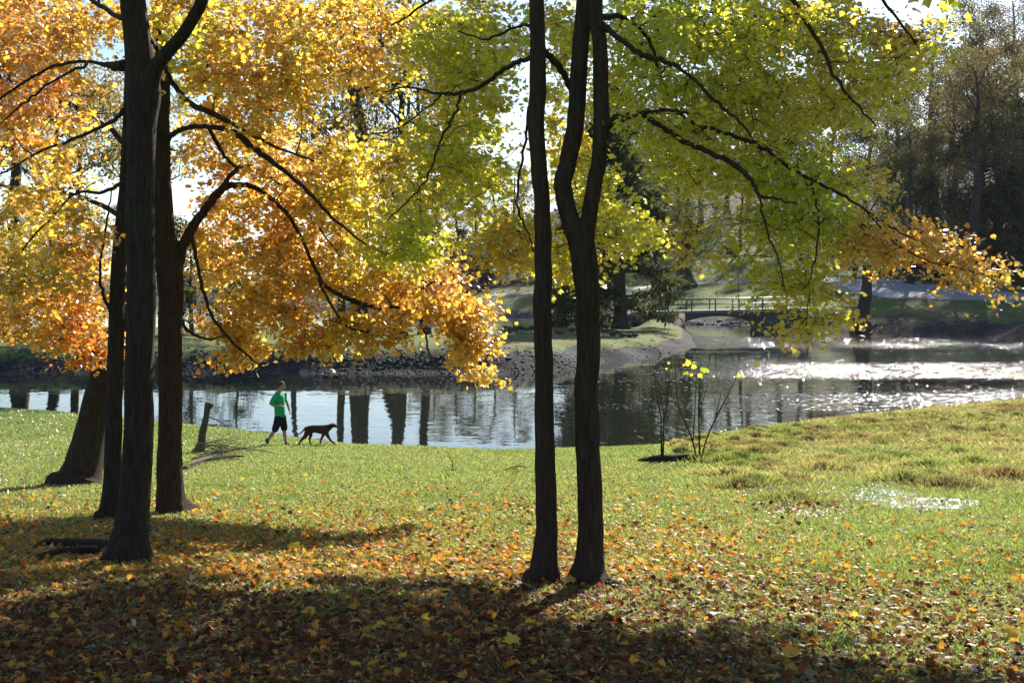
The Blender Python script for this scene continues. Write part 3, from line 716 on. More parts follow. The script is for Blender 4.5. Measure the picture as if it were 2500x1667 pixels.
# big fresh leaves that stand out in the shade
BIGL = [(38,1457,'orange maple leaf lying in the shade at the lower left edge',.78,.1),(722,1418,'yellow maple leaf in the shade below the two middle trunks, left one',.6,.1),(865,1450,'small yellow maple leaf in the middle of the shaded foreground',.58,.09),(975,1300,'bright yellow maple leaf at the edge of the shade left of the middle trunks',.55,.1),
 (672,1272,'yellow maple leaf on the leaf-strewn grass left of centre',.55,.13),(1850,1430,'yellow maple leaf on sunlit grass right of the forked maple',.6,.1),(1790,1380,'large orange maple leaf on the sunlit right lawn',.7,.1),(1545,1340,'golden maple leaf on grass just right of the forked maple',.58,.11),(1310,1352,'orange maple leaf on the shaded grass in front of the forked maple',.7,.09),
 (1815,1526,'orange maple leaf in the dark strip at the bottom right',.68,.1),(2340,1480,'yellow maple leaf at the lower right edge',.58,.12),(1180,1500,'dull yellow maple leaf in deep shade at bottom centre',.55,.1)]
for x, y, lab, h, s in BIGL:
    D = Dground(x, y); g = G(x, D)
    me = leaves_mesh('fallen_leaf', np.array([[0, 0, .0]]), np.array([[.25*random.uniform(-1, 1), -.5, 1.]]), np.array([[random.uniform(-1, 1), random.uniform(-.4, 1), .1]]), np.array([s]), palette(np.array([h])), OUT_HI, .25)
    tag(link('maple_leaf', me, M_litter, loc=g+Vector((0, 0, .06))), lab, 'leaf', 'single bright fallen maple leaves')

# puddles
def puddle(x, y, rx, ry):
    D = Dground(x, y); c = G(x, D); tb = TB(); n = 12
    for _ in range(int(150*rx)):
        a = random.random()*6.283; r = math.sqrt(random.random())
        px = c.x+math.cos(a)*r*rx*1.5; py = c.y+math.sin(a)*r*ry*9
        q = random.uniform(.02, .085); k = np.arange(n)/n*6.283; rr = 1+.35*np.cos(3*k+px*9)+.25*np.cos(5*k+py*7)
        zz = float(gz(px, py))+.02
        V = [(px+math.cos(t)*q*1.6*w, py+math.sin(t)*q*w, zz) for t, w in zip(k, rr)]+[(px, py, zz)]
        tb.raw(V, [(i, (i+1) % n, n) for i in range(n)])
    tag(link('puddle', tb.mesh('puddle', False), M_pud), kind='structure')
M_pud = simple('puddle_water', (.03, .028, .02), .12, .9, 30, .3, spec=.5)
for a in PUD: puddle(*a)

# ------------------------------------------------------------------ trees beyond the water
def far_tree(seed, H, r0, crown_base, spread, nleaf, lsize, pal, lean=0., sparse=.5, conifer=False, nlimb=11):
    """returns (trunk mesh, crown mesh) at the origin"""
    rs = np.random.default_rng(seed); tb = TB(); tips = []
    m = 9; zz = np.linspace(-.4, H*.93, m)
    wob = np.cumsum(rs.normal(size=(m, 2))*H*.012, 0); wob -= wob[1]
    px = wob[:, 0]+lean*zz; py = wob[:, 1]
    rad = r0*(1-np.clip(zz, 0, H)/H)**.8+.03
    tr = catmull(np.stack([px, py, zz, rad], -1), 4)
    tr[:, 3] *= 1+.75*np.exp(-np.clip(tr[:, 2], 0, 99)/(r0*1.6))
    tb.tube(tr[:, :3], tr[:, 3], 12, bump=.08, seed=seed % 13)
    def at(h):
        return np.array([np.interp(h, tr[:, 2], tr[:, k]) for k in range(4)])
    for i in range(nlimb if not conifer else 44):
        t = (i+.5)/(nlimb if not conifer else 44)
        h = crown_base+(H*.92-crown_base)*t; a0 = at(h); az = i*2.4+rs.normal()*.4
        if conifer:
            L = spread*(1-t)**.75*(.75+.4*rs.random())+.5; up = -.12+.25*t
        else:
            L = spread*(.55+.65*math.sin(math.pi*min(1, .25+t*.75)))*(.7+.5*rs.random()); up = .35+.75*t
        d = np.array([math.cos(az), math.sin(az), up]); d /= np.linalg.norm(d)
        pts = [a0[:3]]; dd = d.copy()
        for k in range(4):
            dd = dd+rs.normal(size=3)*.16+np.array([0, 0, -.03 if not conifer else .02]); dd /= np.linalg.norm(dd); pts.append(pts[-1]+dd*L/4)
        rl = min(a0[3]*.5, .02+.022*L); ra = np.linspace(rl, .02, 5)
        c = catmull(np.column_stack([np.array(pts), ra]), 2); tb.tube(c[:, :3], c[:, 3], 6, cap=False)
        tips.append((pts[-1], 1.)); tips.append((pts[3], .8))
        if conifer: tips.append((pts[2], .8)); tips.append((pts[1]*.5+pts[2]*.5, .6))
        for k in range(3 if not conifer else 1):
            b = pts[2+k % 2]; d2 = dd+rs.normal(size=3)*.7; d2 /= np.linalg.norm(d2); l2 = L*(.3+.3*rs.random())
            e = b+d2*l2; mm = (b+e)/2+rs.normal(size=3)*l2*.08
            tb.tube(np.array([b, mm, e]), np.array([rl*.4, rl*.28, .012]), 5, cap=False); tips.append((e, 1.)); tips.append((mm, .6))
            for q in range(2):
                e2 = e+rs.normal(size=3)*l2*.45; tb.tube(np.array([mm, (mm+e2)/2+rs.normal(size=3)*.05, e2]), np.array([rl*.2, rl*.15, .008]), 4, cap=False); tips.append((e2, .9))
    T = np.array([t[0] for t in tips]); W = np.array([t[1] for t in tips]); W = W*rs.uniform(1-sparse, 1, len(W)); W /= W.sum()
    w = rs.choice(len(T), nleaf, p=W)
    sg = (.11 if not conifer else .09)*spread
    pos = T[w]+rs.normal(size=(nleaf, 3))*np.array([sg, sg, sg*(.75 if not conifer else .45)])
    nrm = rs.normal(size=(nleaf, 3))+np.array([0, 0, .5]); tp = rs.normal(size=(nleaf, 3))+np.array([0, 0, -.5 if conifer else 0])
    sz = rs.uniform(.6, 1.3, nleaf)*lsize
    pal = np.array(pal); tt = np.clip(vnoise(pos[:, 0]*.5+seed, pos[:, 2]*.5+pos[:, 1]*.3, 7)+rs.normal(size=nleaf)*.18, 0, .999)
    ci = tt*(len(pal)-1); i0 = ci.astype(int); f = (ci-i0)[:, None]
    c = pal[i0]*(1-f)+pal[np.minimum(i0+1, len(pal)-1)]*f; c = c*rs.uniform(.7, 1.25, (nleaf, 1))
    return tb.mesh('trunk'), leaves_mesh('crown', pos, nrm, tp, sz, np.clip(c, 0, .9), OUT_Q if not conifer else OUT_Q*np.array([.5, 1.3]), .2)
OLIVE = [(.09, .10, .04), (.17, .17, .06), (.23, .20, .07)]
BROWN = [(.11, .09, .05), (.19, .15, .07), (.25, .17, .08)]
GREEN = [(.04, .075, .02), (.08, .13, .03), (.16, .20, .04)]
GOLD = [(.34, .25, .05), (.5, .36, .06), (.52, .26, .05)]
DKG = [(.015, .03, .012), (.03, .05, .018), (.055, .08, .025)]
CYP = [(.045, .065, .03), (.085, .095, .04), (.15, .13, .06)]
PRO = {
 'olive': [far_tree(100+i, 21, .42, 6.0, 5.8, 14000, .20, OLIVE, sparse=.7) for i in range(3)],
 'brown': [far_tree(200+i, 23, .40, 6.5, 5.4, 15000, .20, BROWN, sparse=.8) for i in range(3)],
 'green': [far_tree(300+i, 17, .40, 4.5, 5.4, 5200, .30, GREEN, sparse=.6) for i in range(2)],
 'gold': [far_tree(400+i, 18, .38, 7.5, 4.8, 3600, .28, GOLD, sparse=.8) for i in range(2)],
 'high': [far_tree(500+i, 22, .42, 10.5, 5.0, 3600, .28, [(.22, .2, .04), (.4, .3, .06), (.42, .22, .05)], sparse=.8, nlimb=9) for i in range(2)],
 'bare': [far_tree(600+i, 22, .36, 6.0, 5.2, 900, .22, BROWN, sparse=.9, nlimb=14) for i in range(2)],
 'roadside': [far_tree(150+i, 27, .62, 10.5, 6.0, 9000, .22, BROWN, sparse=.85, nlimb=13) for i in range(2)],
 'waterside': [far_tree(160, 13, .6, 4.6, 4.6, 7000, .22, OLIVE, sparse=.7, nlimb=9, lean=.05)],
 'bigtree': [far_tree(170, 21, 1.05, 5.5, 7.5, 14000, .26, GREEN, sparse=.6, nlimb=13)],
 'dark': [far_tree(700+i, 13, .26, 1.2, 4.2, 5200, .30, DKG, sparse=.4) for i in range(2)],
 'cypress': [far_tree(801, 19, .45, 1.4, 4.9, 30000, .34, CYP, conifer=True, sparse=.5)],
 'bush': [far_tree(900+i, 4.2, .09, .3, 2.6, 2600, .22, [(.03, .04, .018), (.07, .07, .03), (.12, .10, .045)], sparse=.3, nlimb=9) for i in range(2)],
}
CNAME = {'olive': 'olive-green leafy', 'brown': 'brown-leaved tall', 'green': 'dark green leafy', 'gold': 'golden-leaved', 'high': 'tall high-crowned yellowing', 'bare': 'nearly bare', 'dark': 'low dark green', 'cypress': 'feathery dark', 'bush': 'dusky'}
def plant(kind, x, D, s=1., label=None, group=None, v=0, rot=None, name='tree', sz=None, lean=0.):
    tm, cm = PRO[kind][v % len(PRO[kind])]
    g = G(x, D); r = empty(name, g, label, 'shrub' if name == 'shrub' else 'tree', group)
    r.scale = (s, s, sz or s); r.rotation_euler = (0, lean, (x*1.7+D) % 6.28 if rot is None else rot)
    link('trunk', tm, M_barkfar, r); link('crown', cm, M_farleaf, r)
    return r
# singled-out trees
plant('cypress', 1425, 97, 1.15, 'feathery dark cypress standing on the island beside the goose flock', name='cypress_tree')
plant('cypress', 1335, 104, .72, 'smaller feathery cypress on the island left of the large one, behind the forked maple', name='cypress_tree', rot=2.)
plant('bigtree', 1570, 169, 1., 'big thick-trunked tree by the pale footpath above the bridge', v=1, name='broadleaf_tree', rot=.5)
plant('olive', 1507, 160, .85, 'slender tree left of the thick-trunked tree near the footpath', name='broadleaf_tree')
plant('waterside', 1978, 108.2, 1., 'leaning waterside tree at the foot of the bank right of the bridge', v=1, name='broadleaf_tree', rot=1., lean=.04)
plant('olive', 2086, 139, .95, 'tree with a flared base just beyond the road behind the waterside tree', v=2, name='broadleaf_tree')
plant('green', 1842, 164, .9, 'dark tree by the footpath behind the bridge railing', name='broadleaf_tree')
plant('roadside', 2243, 131, 1., 'tall slightly leaning tree beside the road that throws its shadow down the right bank', v=0, name='broadleaf_tree', rot=3.9, lean=-.03)
plant('roadside', 2196, 146, .9, 'thinner trunk just left of the tall roadside tree on the right', v=2, name='broadleaf_tree')
# trunks of the island
ISL = [(785, 90, .75, 'slim island tree, leftmost of the five whose trunks mirror beside the walker and dog'), (826, 76, 1.35, 'thickest island tree, second of the five mirrored right of the dog'), (882, 84, .8, 'leaning island tree, third of the five mirrored right of the dog'), (918, 74, 1.0, 'fourth of the five island trees mirrored right of the dog'), (978, 82, .8, 'rightmost of the five island trees mirrored right of the dog'),
 (45, 72, 1.1, 'flared dark tree on the island bank at the far left'), (125, 86, .95, 'island tree between the far left one and the leaning maple'), (172, 92, .8, 'slim island tree just left of the leaning maple'), (-60, 80, 1.0, 'island tree beyond the left edge of the picture'), (674, 92, .55, 'slim island tree behind the walker'), (340, 92, .85, 'island tree behind the gap between the two left trunks')]
for i, (x, D, s, lab) in enumerate(ISL):
    plant('high', x, D, s, lab, 'trees on the island', v=i, name='island_tree', lean=.12 if x == 882 else 0., rot=0. if x == 882 else None, sz=max(s, .95))
plant('dark', 440, 78, .55, 'rounded green evergreen on the island just right of the brown maple', 'evergreens on the island', name='evergreen_tree', v=0)
plant('dark', 545, 86, .5, 'lower dark evergreen on the island right of the rounded one', 'evergreens on the island', name='evergreen_tree', v=1)
# woods, named by place
def woods(lst, where, group, name='woodland_tree'):
    lst = sorted(lst, key=lambda q: q[1]); n = len(lst)
    ordn = ['leftmost', 'second', 'third', 'fourth', 'fifth', 'sixth', 'seventh', 'eighth', 'ninth', 'tenth', 'eleventh', 'twelfth', 'thirteenth', 'fourteenth', 'fifteenth', 'sixteenth', 'seventeenth', 'eighteenth', 'nineteenth', 'twentieth']
    for i, (k, x, D, s) in enumerate(lst):
        o = ordn[i] if i < len(ordn) else 'last'
        if i == n-1: o = 'rightmost'
        lab = '%s %s %s, %s' % (CNAME[k], 'shrub' if name == 'shrub' else 'tree', where, (o if o in ('leftmost', 'rightmost') else o+' from left'))
        plant(k, x, D, s, lab, group, v=i, name=name)
woods([('brown', 2290, 150, 1.15), ('olive', 2360, 140, 1.1), ('dark', 2330, 146, 1.2), ('dark', 2180, 150, 1.0), ('olive', 2150, 165, 1.2), ('brown', 2060, 178, 1.25), ('olive', 2030, 158, 1.05), ('dark', 2260, 165, 1.3), ('olive', 2250, 185, 1.3),
       ('brown', 2420, 160, 1.2), ('dark', 2410, 138, 1.3), ('olive', 1980, 175, 1.2), ('bare', 2130, 195, 1.3), ('brown', 2330, 190, 1.3), ('dark', 2110, 152, .8), ('dark', 2480, 150, 1.3), ('olive', 2540, 140, 1.2), ('brown', 2620, 150, 1.2)], 'on the wooded hillside beyond the road', 'trees on the wooded hillside')
woods([('olive', 1920, 205, 1.2), ('brown', 1860, 215, 1.2), ('olive', 1790, 225, 1.3), ('green', 1720, 240, 1.3), ('brown', 1670, 255, 1.3), ('olive', 1610, 240, 1.2), ('bare', 1560, 250, 1.2), ('olive', 1500, 240, 1.25), ('brown', 1450, 225, 1.2), ('green', 1390, 230, 1.2), ('bare', 1340, 240, 1.2), ('gold', 1700, 200, .8), ('olive', 1440, 205, 1.0), ('olive', 1530, 215, 1.0)], 'on the hill above the footpath', 'trees on the hill above the footpath')
woods([('bare', 1240, 250, 1.1), ('brown', 1190, 240, .95), ('bare', 1140, 235, 1.0), ('brown', 1090, 245, 1.0), ('olive', 1040, 240, 1.05), ('brown', 990, 250, 1.), ('dark', 1060, 225, .9), ('dark', 1120, 224, .7), ('olive', 940, 255, .9)], 'in the wood beyond the water at the centre', 'trees in the wood beyond the water')
woods([('olive', 860, 330, .9), ('brown', 780, 345, .9), ('dark', 700, 330, 1.0), ('olive', 620, 350, .8), ('brown', 540, 340, .9), ('dark', 460, 330, 1.1), ('olive', 380, 335, 1.0), ('brown', 290, 340, 1.1), ('olive', 200, 330, 1.), ('dark', 110, 335, 1.2), ('brown', 30, 330, 1.), ('olive', -60, 335, 1.)], 'on the far shore of the lake', 'trees on the far lake shore')
bl = [(2010, 153, 1.1), (2060, 146, .8), (2130, 146, 1.0), (2170, 138, .8), (2215, 137, .9), (2285, 134, 1.1), (2330, 131, 1.0), (2375, 133, 1.3), (2230, 148, 1.4), (2300, 145, 1.5), (2350, 152, 1.6), (2150, 158, 1.4), (2090, 163, 1.4), (1150, 221, 1.3), (1190, 222, 1.2), (1230, 224, 1.2), (1085, 222, 1.3), (1110, 219, .9), (1270, 218, 1.2)]
lr = [b for b in bl if b[0] > 1900]; ll = [b for b in bl if b[0] < 1900]
for lst, where, gr in ((lr, 'on the dark hillside above the road', 'hillside shrubs'), (ll, 'at the foot of the wood beyond the water', 'shrubs below the far wood')):
    woods([('bush', a, b, c) for a, b, c in lst], where, gr, name='shrub')

# ------------------------------------------------------------------ stones
def rock_verts(seed, n=10):
    rs = np.random.default_rng(seed); import bmesh
    bm = bmesh.new(); bmesh.ops.create_icosphere(bm, subdivisions=2, radius=1)
    for v in bm.verts:
        k = 1+.35*mnoise.noise(v.co*1.3+Vector((seed*3.1, 0, 0))); v.co *= k; v.co.z *= .62
    V = np.array([v.co[:] for v in bm.verts]); Fc = [[v.index for v in f.verts] for f in bm.faces]; bm.free(); return V, Fc
ROCKS = [rock_verts(i) for i in range(6)]
M_rock = simple('grey_stone', (.05, .048, .052), .8, .7, 6, .35)
def scatter_rocks(name, pts, kind='stuff'):
    VV = []; FF = []; n = 0
    for (X, Y, Z, s) in pts:
        V, Fc = random.choice(ROCKS); a = random.random()*6.28; R = np.array([[math.cos(a), -math.sin(a), 0], [math.sin(a), math.cos(a), 0], [0, 0, 1]])
        v = (V*s*np.array([random.uniform(.7, 1.4), 1, random.uniform(.6, 1.1)]))@R.T+np.array([X, Y, Z]); VV.append(v); FF.append(np.array(Fc).ravel()+n); n += len(v)
    FF = np.concatenate(FF)
    me = mesh_np(name, np.concatenate(VV), FF, np.full(len(FF)//3, 3)); tag(link(name, me, M_rock), kind=kind)
pts = []
for _ in range(4200):
    x = random.uniform(-150, 1600); u = (x-CX)/F
    d = np.linspace(57, 95, 160); z = gz(u*d, d, False); i = int(np.argmax(z > 0)); D = d[i]+random.uniform(-.5, 4.0)*(1 if x < 1300 else 1.2)
    X = u*D; zz = float(gz(X, D))
    if zz > -.25 and (x < 1330 or random.random() < .3): pts.append((X, D, zz-.03, random.uniform(.04, .13)))
for _ in range(1300):
    x = random.uniform(1960, 2500); u = (x-CX)/F
    d = np.linspace(80, 115, 160); z = gz(u*d, d, False); i = int(np.argmax(z > 0)); D = d[i]+random.uniform(-.6, 7.0)
    X = u*D; zz = float(gz(X, D)); pts.append((X, D, zz-.04, random.uniform(.05, .17)))
for _ in range(500):
    x = random.uniform(1080, 1760); u = (x-CX)/F
    d = np.linspace(124, 185, 240); z = gz(u*d, d, False); i = int(np.argmax(z > 0)); D = d[i]+random.uniform(-.6, 2.0)
    X = u*D; pts.append((X, D, float(gz(X, D)), random.uniform(.1, .35)))
scatter_rocks('bank_gravel', pts)
RK = [(612,1000,.16,'rounded'),(640,1002,.12,'small flat'),(580,992,.1,'tiny'),(700,1010,.13,'dark'),(735,1014,.15,'pale flat'),(760,1016,.11,'low'),(545,985,.14,'broad'),(505,978,.12,'wet'),(1150,1036,.16,'lone dark')]
for i, (x, y, s, w) in enumerate(RK):
    V, Fc = ROCKS[i % 6]; tb = TB(); tb.raw(V*s*np.array([1.5, 1, 1]), Fc)
    D = float(shore((x-CX)/F))-.15; g = G(x, D)
    lab = {1150: 'lone dark stone in the water at the middle of the near shore', 612: 'rounded stone on the shore behind the walker', 640: 'small flat stone at the water just right of the walker', 580: 'tiny stone at the water left of the walker', 700: 'dark stone at the shore behind the dog tail', 735: 'pale flat stone at the shore behind the dog belly', 760: 'low stone at the shore behind the dog head', 545: 'broad stone at the shore between the broken branch and the walker', 505: 'wet stone at the shore just right of the upright broken branch'}[x]
    tag(link('shore_stone', tb.mesh('shore_stone', True), M_rock, loc=g+Vector((0, 0, .02))), lab, 'stone', 'stones along the near shore')

# ------------------------------------------------------------------ bridge
M_conc = simple('weathered_concrete', (.11, .095, .085), .9, .5, 3, .35)
M_deck = simple('pale_deck', (.27, .26, .25), .85, .2, 4, .12)
M_rail = simple('green_rail', (.03, .06, .045), .45, 0, 10, .2)
M_stone = simple('wall_stone', (.09, .082, .075), .9, .8, 2.2, .4)
def bridge():
    y0, y1 = 112.5, 115.9; root = empty('footbridge', (20, 114, 0), 'low concrete arched footbridge with green railings over the channel', 'bridge')
    inv = Matrix.Translation((-20, -114, 0))
    top = lambda X: 2.12+(X-13.4)*.024
    def addp(nm, me, mat, par=root):
        o = link(nm, me, mat, par); o.matrix_parent_inverse = inv if par is root else Matrix.Identity(4); return o
    # spandrel wall with arch
    xs = [13.2, 16.9]+[16.9+(24.2-16.9)*k/18 for k in range(1, 18)]+[24.2, 26.3, 29.3]
    def under(X):
        if X < 16.9 or X > 24.2: return -.8
        t = (X-16.9)/7.3; return .75+.95*math.sqrt(max(0, 1-(2*t-1)**2))
    V = []; Fc = []
    prof = []
    for X in xs:
        if X == 16.9: prof += [(X, -.8), (X, .75)]
        elif X == 24.2: prof += [(X, .75), (X, -.8)]
        else: prof.append((X, under(X) if 16.9 < X < 24.2 else -.8))
    n = len(prof)
    for yy in (y0, y1):
        for X, z in prof: V.append((X, yy, z))
        for X, z in prof: V.append((X, yy, top(X)-.28))
    for i in range(n-1):
        Fc.append((i, i+1, n+i+1, n+i)); b = 2*n; Fc.append((b+i+1, b+i, b+n+i, b+n+i+1)); Fc.append((i+1, i, b+i, b+i+1)); Fc.append((n+i, n+i+1, b+n+i+1, b+n+i))
    Fc.append((0, n, 3*n, 2*n)); Fc.append((n-1, 2*n+n-1, 3*n+n-1, 2*n-1))
    tb = TB(); tb.raw(V, Fc); addp('arch', tb.mesh('arch', False), M_conc)
    tb = TB(); V = []
    for X in (12.4, 30.2):
        for yy, dz in ((y0-.18, -.28), (y1+.18, -.28), (y1+.18, 0), (y0-.18, 0)): V.append((X, yy, top(X)+dz+.003))
    tb.raw(V, [(0, 3, 2, 1), (4, 5, 6, 7), (0, 1, 5, 4), (1, 2, 6, 5), (2, 3, 7, 6), (3, 0, 4, 7)]); addp('deck', tb.mesh('deck', False), M_deck)
    tb = TB(); tb.box((25.3, y0-.25, .45), (1.8, .5, 2.4)); addp('pier', tb.mesh('pier', False), M_conc)
    for yy in (y0+.05, y1-.05):
        rl = TB(); 
        for dz, rr in ((1.12, .05), (.62, .035)):
            rl.tube(np.array([[13.0, yy, top(13)+dz], [21, yy, top(21)+dz], [29.6, yy, top(29.6)+dz]]), [rr]*3, 8)
        rail = addp('railing', rl.mesh('railing'), M_rail)
        for k in range(8):
            X = 13.1+k*2.34; pb = TB(); pb.box((X, yy, top(X)+.56), (.11, .11, 1.16)); p = link('post', pb.mesh('post', False), M_rail, rail)
bridge()
def stonewall(name, pts, thick, lab, mat=M_stone, cat='wall'):
    tb = TB(); rings = []
    p = catmull(pts, 5)  # X, Y, z0, z1
    V = []; m = len(p)
    for i, (X, Y, z0, z1) in enumerate(p):
        T = p[min(i+1, m-1)]-p[max(i-1, 0)]; nx, ny = -T[1], T[0]; l = math.hypot(nx, ny); nx, ny = nx/l*thick/2, ny/l*thick/2
        w = (vnoise(i*.9, 0, 5)-.5)*.14
        V += [(X-nx, Y-ny, z0), (X+nx, Y+ny, z0), (X+nx*.9, Y+ny*.9, z1+w), (X-nx*.9, Y-ny*.9, z1+w)]
    Fc = [(0, 1, 2, 3), ((m-1)*4+3, (m-1)*4+2, (m-1)*4+1, (m-1)*4)]
    for i in range(m-1):
        for k in range(4): a = i*4+k; b = i*4+(k+1) % 4; Fc.append((b, a, a+4, b+4))
    tb.raw(V, Fc); tag(link(name, tb.mesh(name, False), mat), lab, cat)
stonewall('retaining_wall', [(29.4, 112.2, -.5, 1.5), (31.5, 111.6, -.5, 1.2), (33.5, 110.2, -.5, 1.25), (35.2, 109.0, -.5, 1.2)], .6, 'low dark stone retaining wall right of the footbridge at the waterline')
stonewall('wing_wall', [(15.1, 106.5, -.4, .35), (15.8, 108.6, -.4, 1.25), (16.5, 111.0, -.4, 1.95), (16.7, 112.3, -.4, 2.0)], .75, 'sloping stone wing wall at the left foot of the footbridge')
stonewall('approach_wall', [(9.8, 110.6, .2, 1.35), (11.2, 111.5, .2, 1.95), (12.6, 112.1, .2, 2.1), (13.6, 112.2, .2, 1.75)], 1.3, 'rounded stone approach wall left of the footbridge beneath the cypress')

# ------------------------------------------------------------------ fallen wood
def wood_thing(name, lab, cat, parts, mat=M_bark):
    root = None
    b = parts[0][1]
    g = Vector(b)
    root = empty(name, g, lab, cat)
    for nm, _b, tb in parts:
        o = link(nm, tb.mesh(nm), mat, root); o.matrix_parent_inverse = Matrix.Translation(-g)
M_dead = barkmat('dead_wood', (.05, .04, .034), (.17, .14, .115))
def at2(x, y, D=None, up=0.):
    """point on the lawn seen at x,y"""
    D = D or Dground(x, y); g = G(x, D); return np.array([g.x, g.y, g.z+up])
def deadwood():
    D = Dground(455, 1040)
    def q(x, y, w): return [*P(x, y, D), w/F*D/2]
    up = TB(); a = catmull([q(405,1086,20), q(428,1066,36), q(450,1048,34), q(457,1036,27), q(463,1020,20), q(466,990,17), q(473,960,14), q(477,935,15), q(479,924,14)], 5); up.tube(a[:, :3], a[:, 3], 12, bump=.12)
    side = TB(); a = catmull([q(476,942,8), q(484,934,8), q(490,928,5)], 4); side.tube(a[:, :3], a[:, 3], 7)
    a = catmull([q(474,955,4), q(500,965,3), q(520,978,2)], 4); side.tube(a[:, :3], a[:, 3], 5)
    lg = TB(); a = catmull([[*at2(425, 1082, up=.03), .05], [*at2(450, 1070, up=.06), .07], [*at2(480, 1060, up=.08), .06], [*at2(520, 1055, up=.07), .04], [*at2(560, 1052, up=.05), .025]], 5); lg.tube(a[:, :3], a[:, 3], 12, bump=.2)
    br = TB()
    for i in range(80):
        x0 = random.uniform(440, 505); y0 = random.uniform(1036, 1062); s = at2(x0, y0, up=random.uniform(.02, .3))
        L = random.uniform(.3, 1.2); az = random.gauss(-.05, .35); d = np.array([math.cos(az), math.sin(az)*1.5, random.uniform(-.05, .4)])
        pts = [s]
        for k in range(4):
            d = d+RNG.normal(size=3)*.14; d[2] -= .07; n = pts[-1]+d/np.linalg.norm(d)*L/4; n[2] = max(n[2], float(gz(n[0], n[1]))+.015); pts.append(n)
        r = random.uniform(.004, .009); br.tube(np.array(pts), np.linspace(r, .003, 5), 4, cap=False)
    for xa, ya, xb, yb in ((420,1080,560,1068),(440,1060,620,1046),(500,1045,640,1052)):
        a = at2(xa, ya, up=.06); b = at2(xb, yb, up=.1); m = (a+b)/2+np.array([0, 0, .12]); br.tube(catmull([a, m, b], 6), np.linspace(.018, .005, 13), 6)
    wood_thing('broken_branch', 'upright broken grey limb with a heap of twiggy brushwood left of the walker', 'fallen branch', [('stub', at2(450, 1050), up), ('side_shoot', None, side), ('log', None, lg), ('brushwood', None, br)], M_dead)
deadwood()
def root_log():
    a = catmull([[*at2(70, 1262, up=-.02), .03], [*at2(110, 1256, up=.03), .06], [*at2(170, 1260, up=.03), .07], [*at2(240, 1264, up=.03), .08], [*at2(285, 1275, up=.0), .13]], 6)
    tb = TB(); tb.tube(a[:, :3], a[:, 3], 12, bump=.25)
    for q in ((60, 1290, 220, 1270), (120, 1282, 230, 1276)):
        A = at2(q[0], q[1], up=0.); B = at2(q[2], q[3], up=.04); tb.tube(catmull([A, (A+B)/2+np.array([0, .05, .03]), B], 5), np.linspace(.03, .045, 11), 8, bump=.3)
    b = Vector(at2(170, 1262)); o = link('fallen_log', tb.mesh('fallen_log'), M_bark); tag(o, 'dark low log on the leaf litter left of the thick trunk foot', 'log')
root_log()
def root2():
    tb = TB(); a = catmull([[*at2(1385, 1342, up=.03), .06], [*at2(1410, 1352, up=.01), .05], [*at2(1440, 1366, up=-.01), .045], [*at2(1500, 1385, up=-.03), .03]], 5); tb.tube(a[:, :3], a[:, 3], 9, bump=.3)
    tag(link('surface_root', tb.mesh('surface_root'), M_bark), 'knobbly surface root running right from the forked maple', 'root')
root2()
def twigs(x, y, lab, spec):
    tb = TB()
    for (dx, dy, ex, ey, r) in spec:
        D = Dground(x, y); A = P(x+dx, y+dy, D); B = P(x+ex, y+ey, D); A[2] = max(A[2], float(gz(A[0], A[1]))+.01); B[1] += random.uniform(-.2, .2); m = (A+B)/2+np.array([.02, .03, .05]); tb.tube(catmull([A, m, B], 4), np.linspace(r, r*.4, 9), 5)
    tag(link('twig', tb.mesh('twig'), M_bark), lab, 'twig')
twigs(1040, 1083, 'thin bent twig standing in the grass left of the middle trunks', [(-25, 0, 25, 2, .012), (0, 0, -6, -30, .011), (-6, -30, -22, -45, .007), (-4, -22, 8, -35, .005)])
twigs(1185, 1082, 'small forked twig on the grass just left of the straight maple', [(-28, 2, 25, -12, .012), (-15, 0, 28, -4, .008), (-5, -4, 20, -18, .006)])
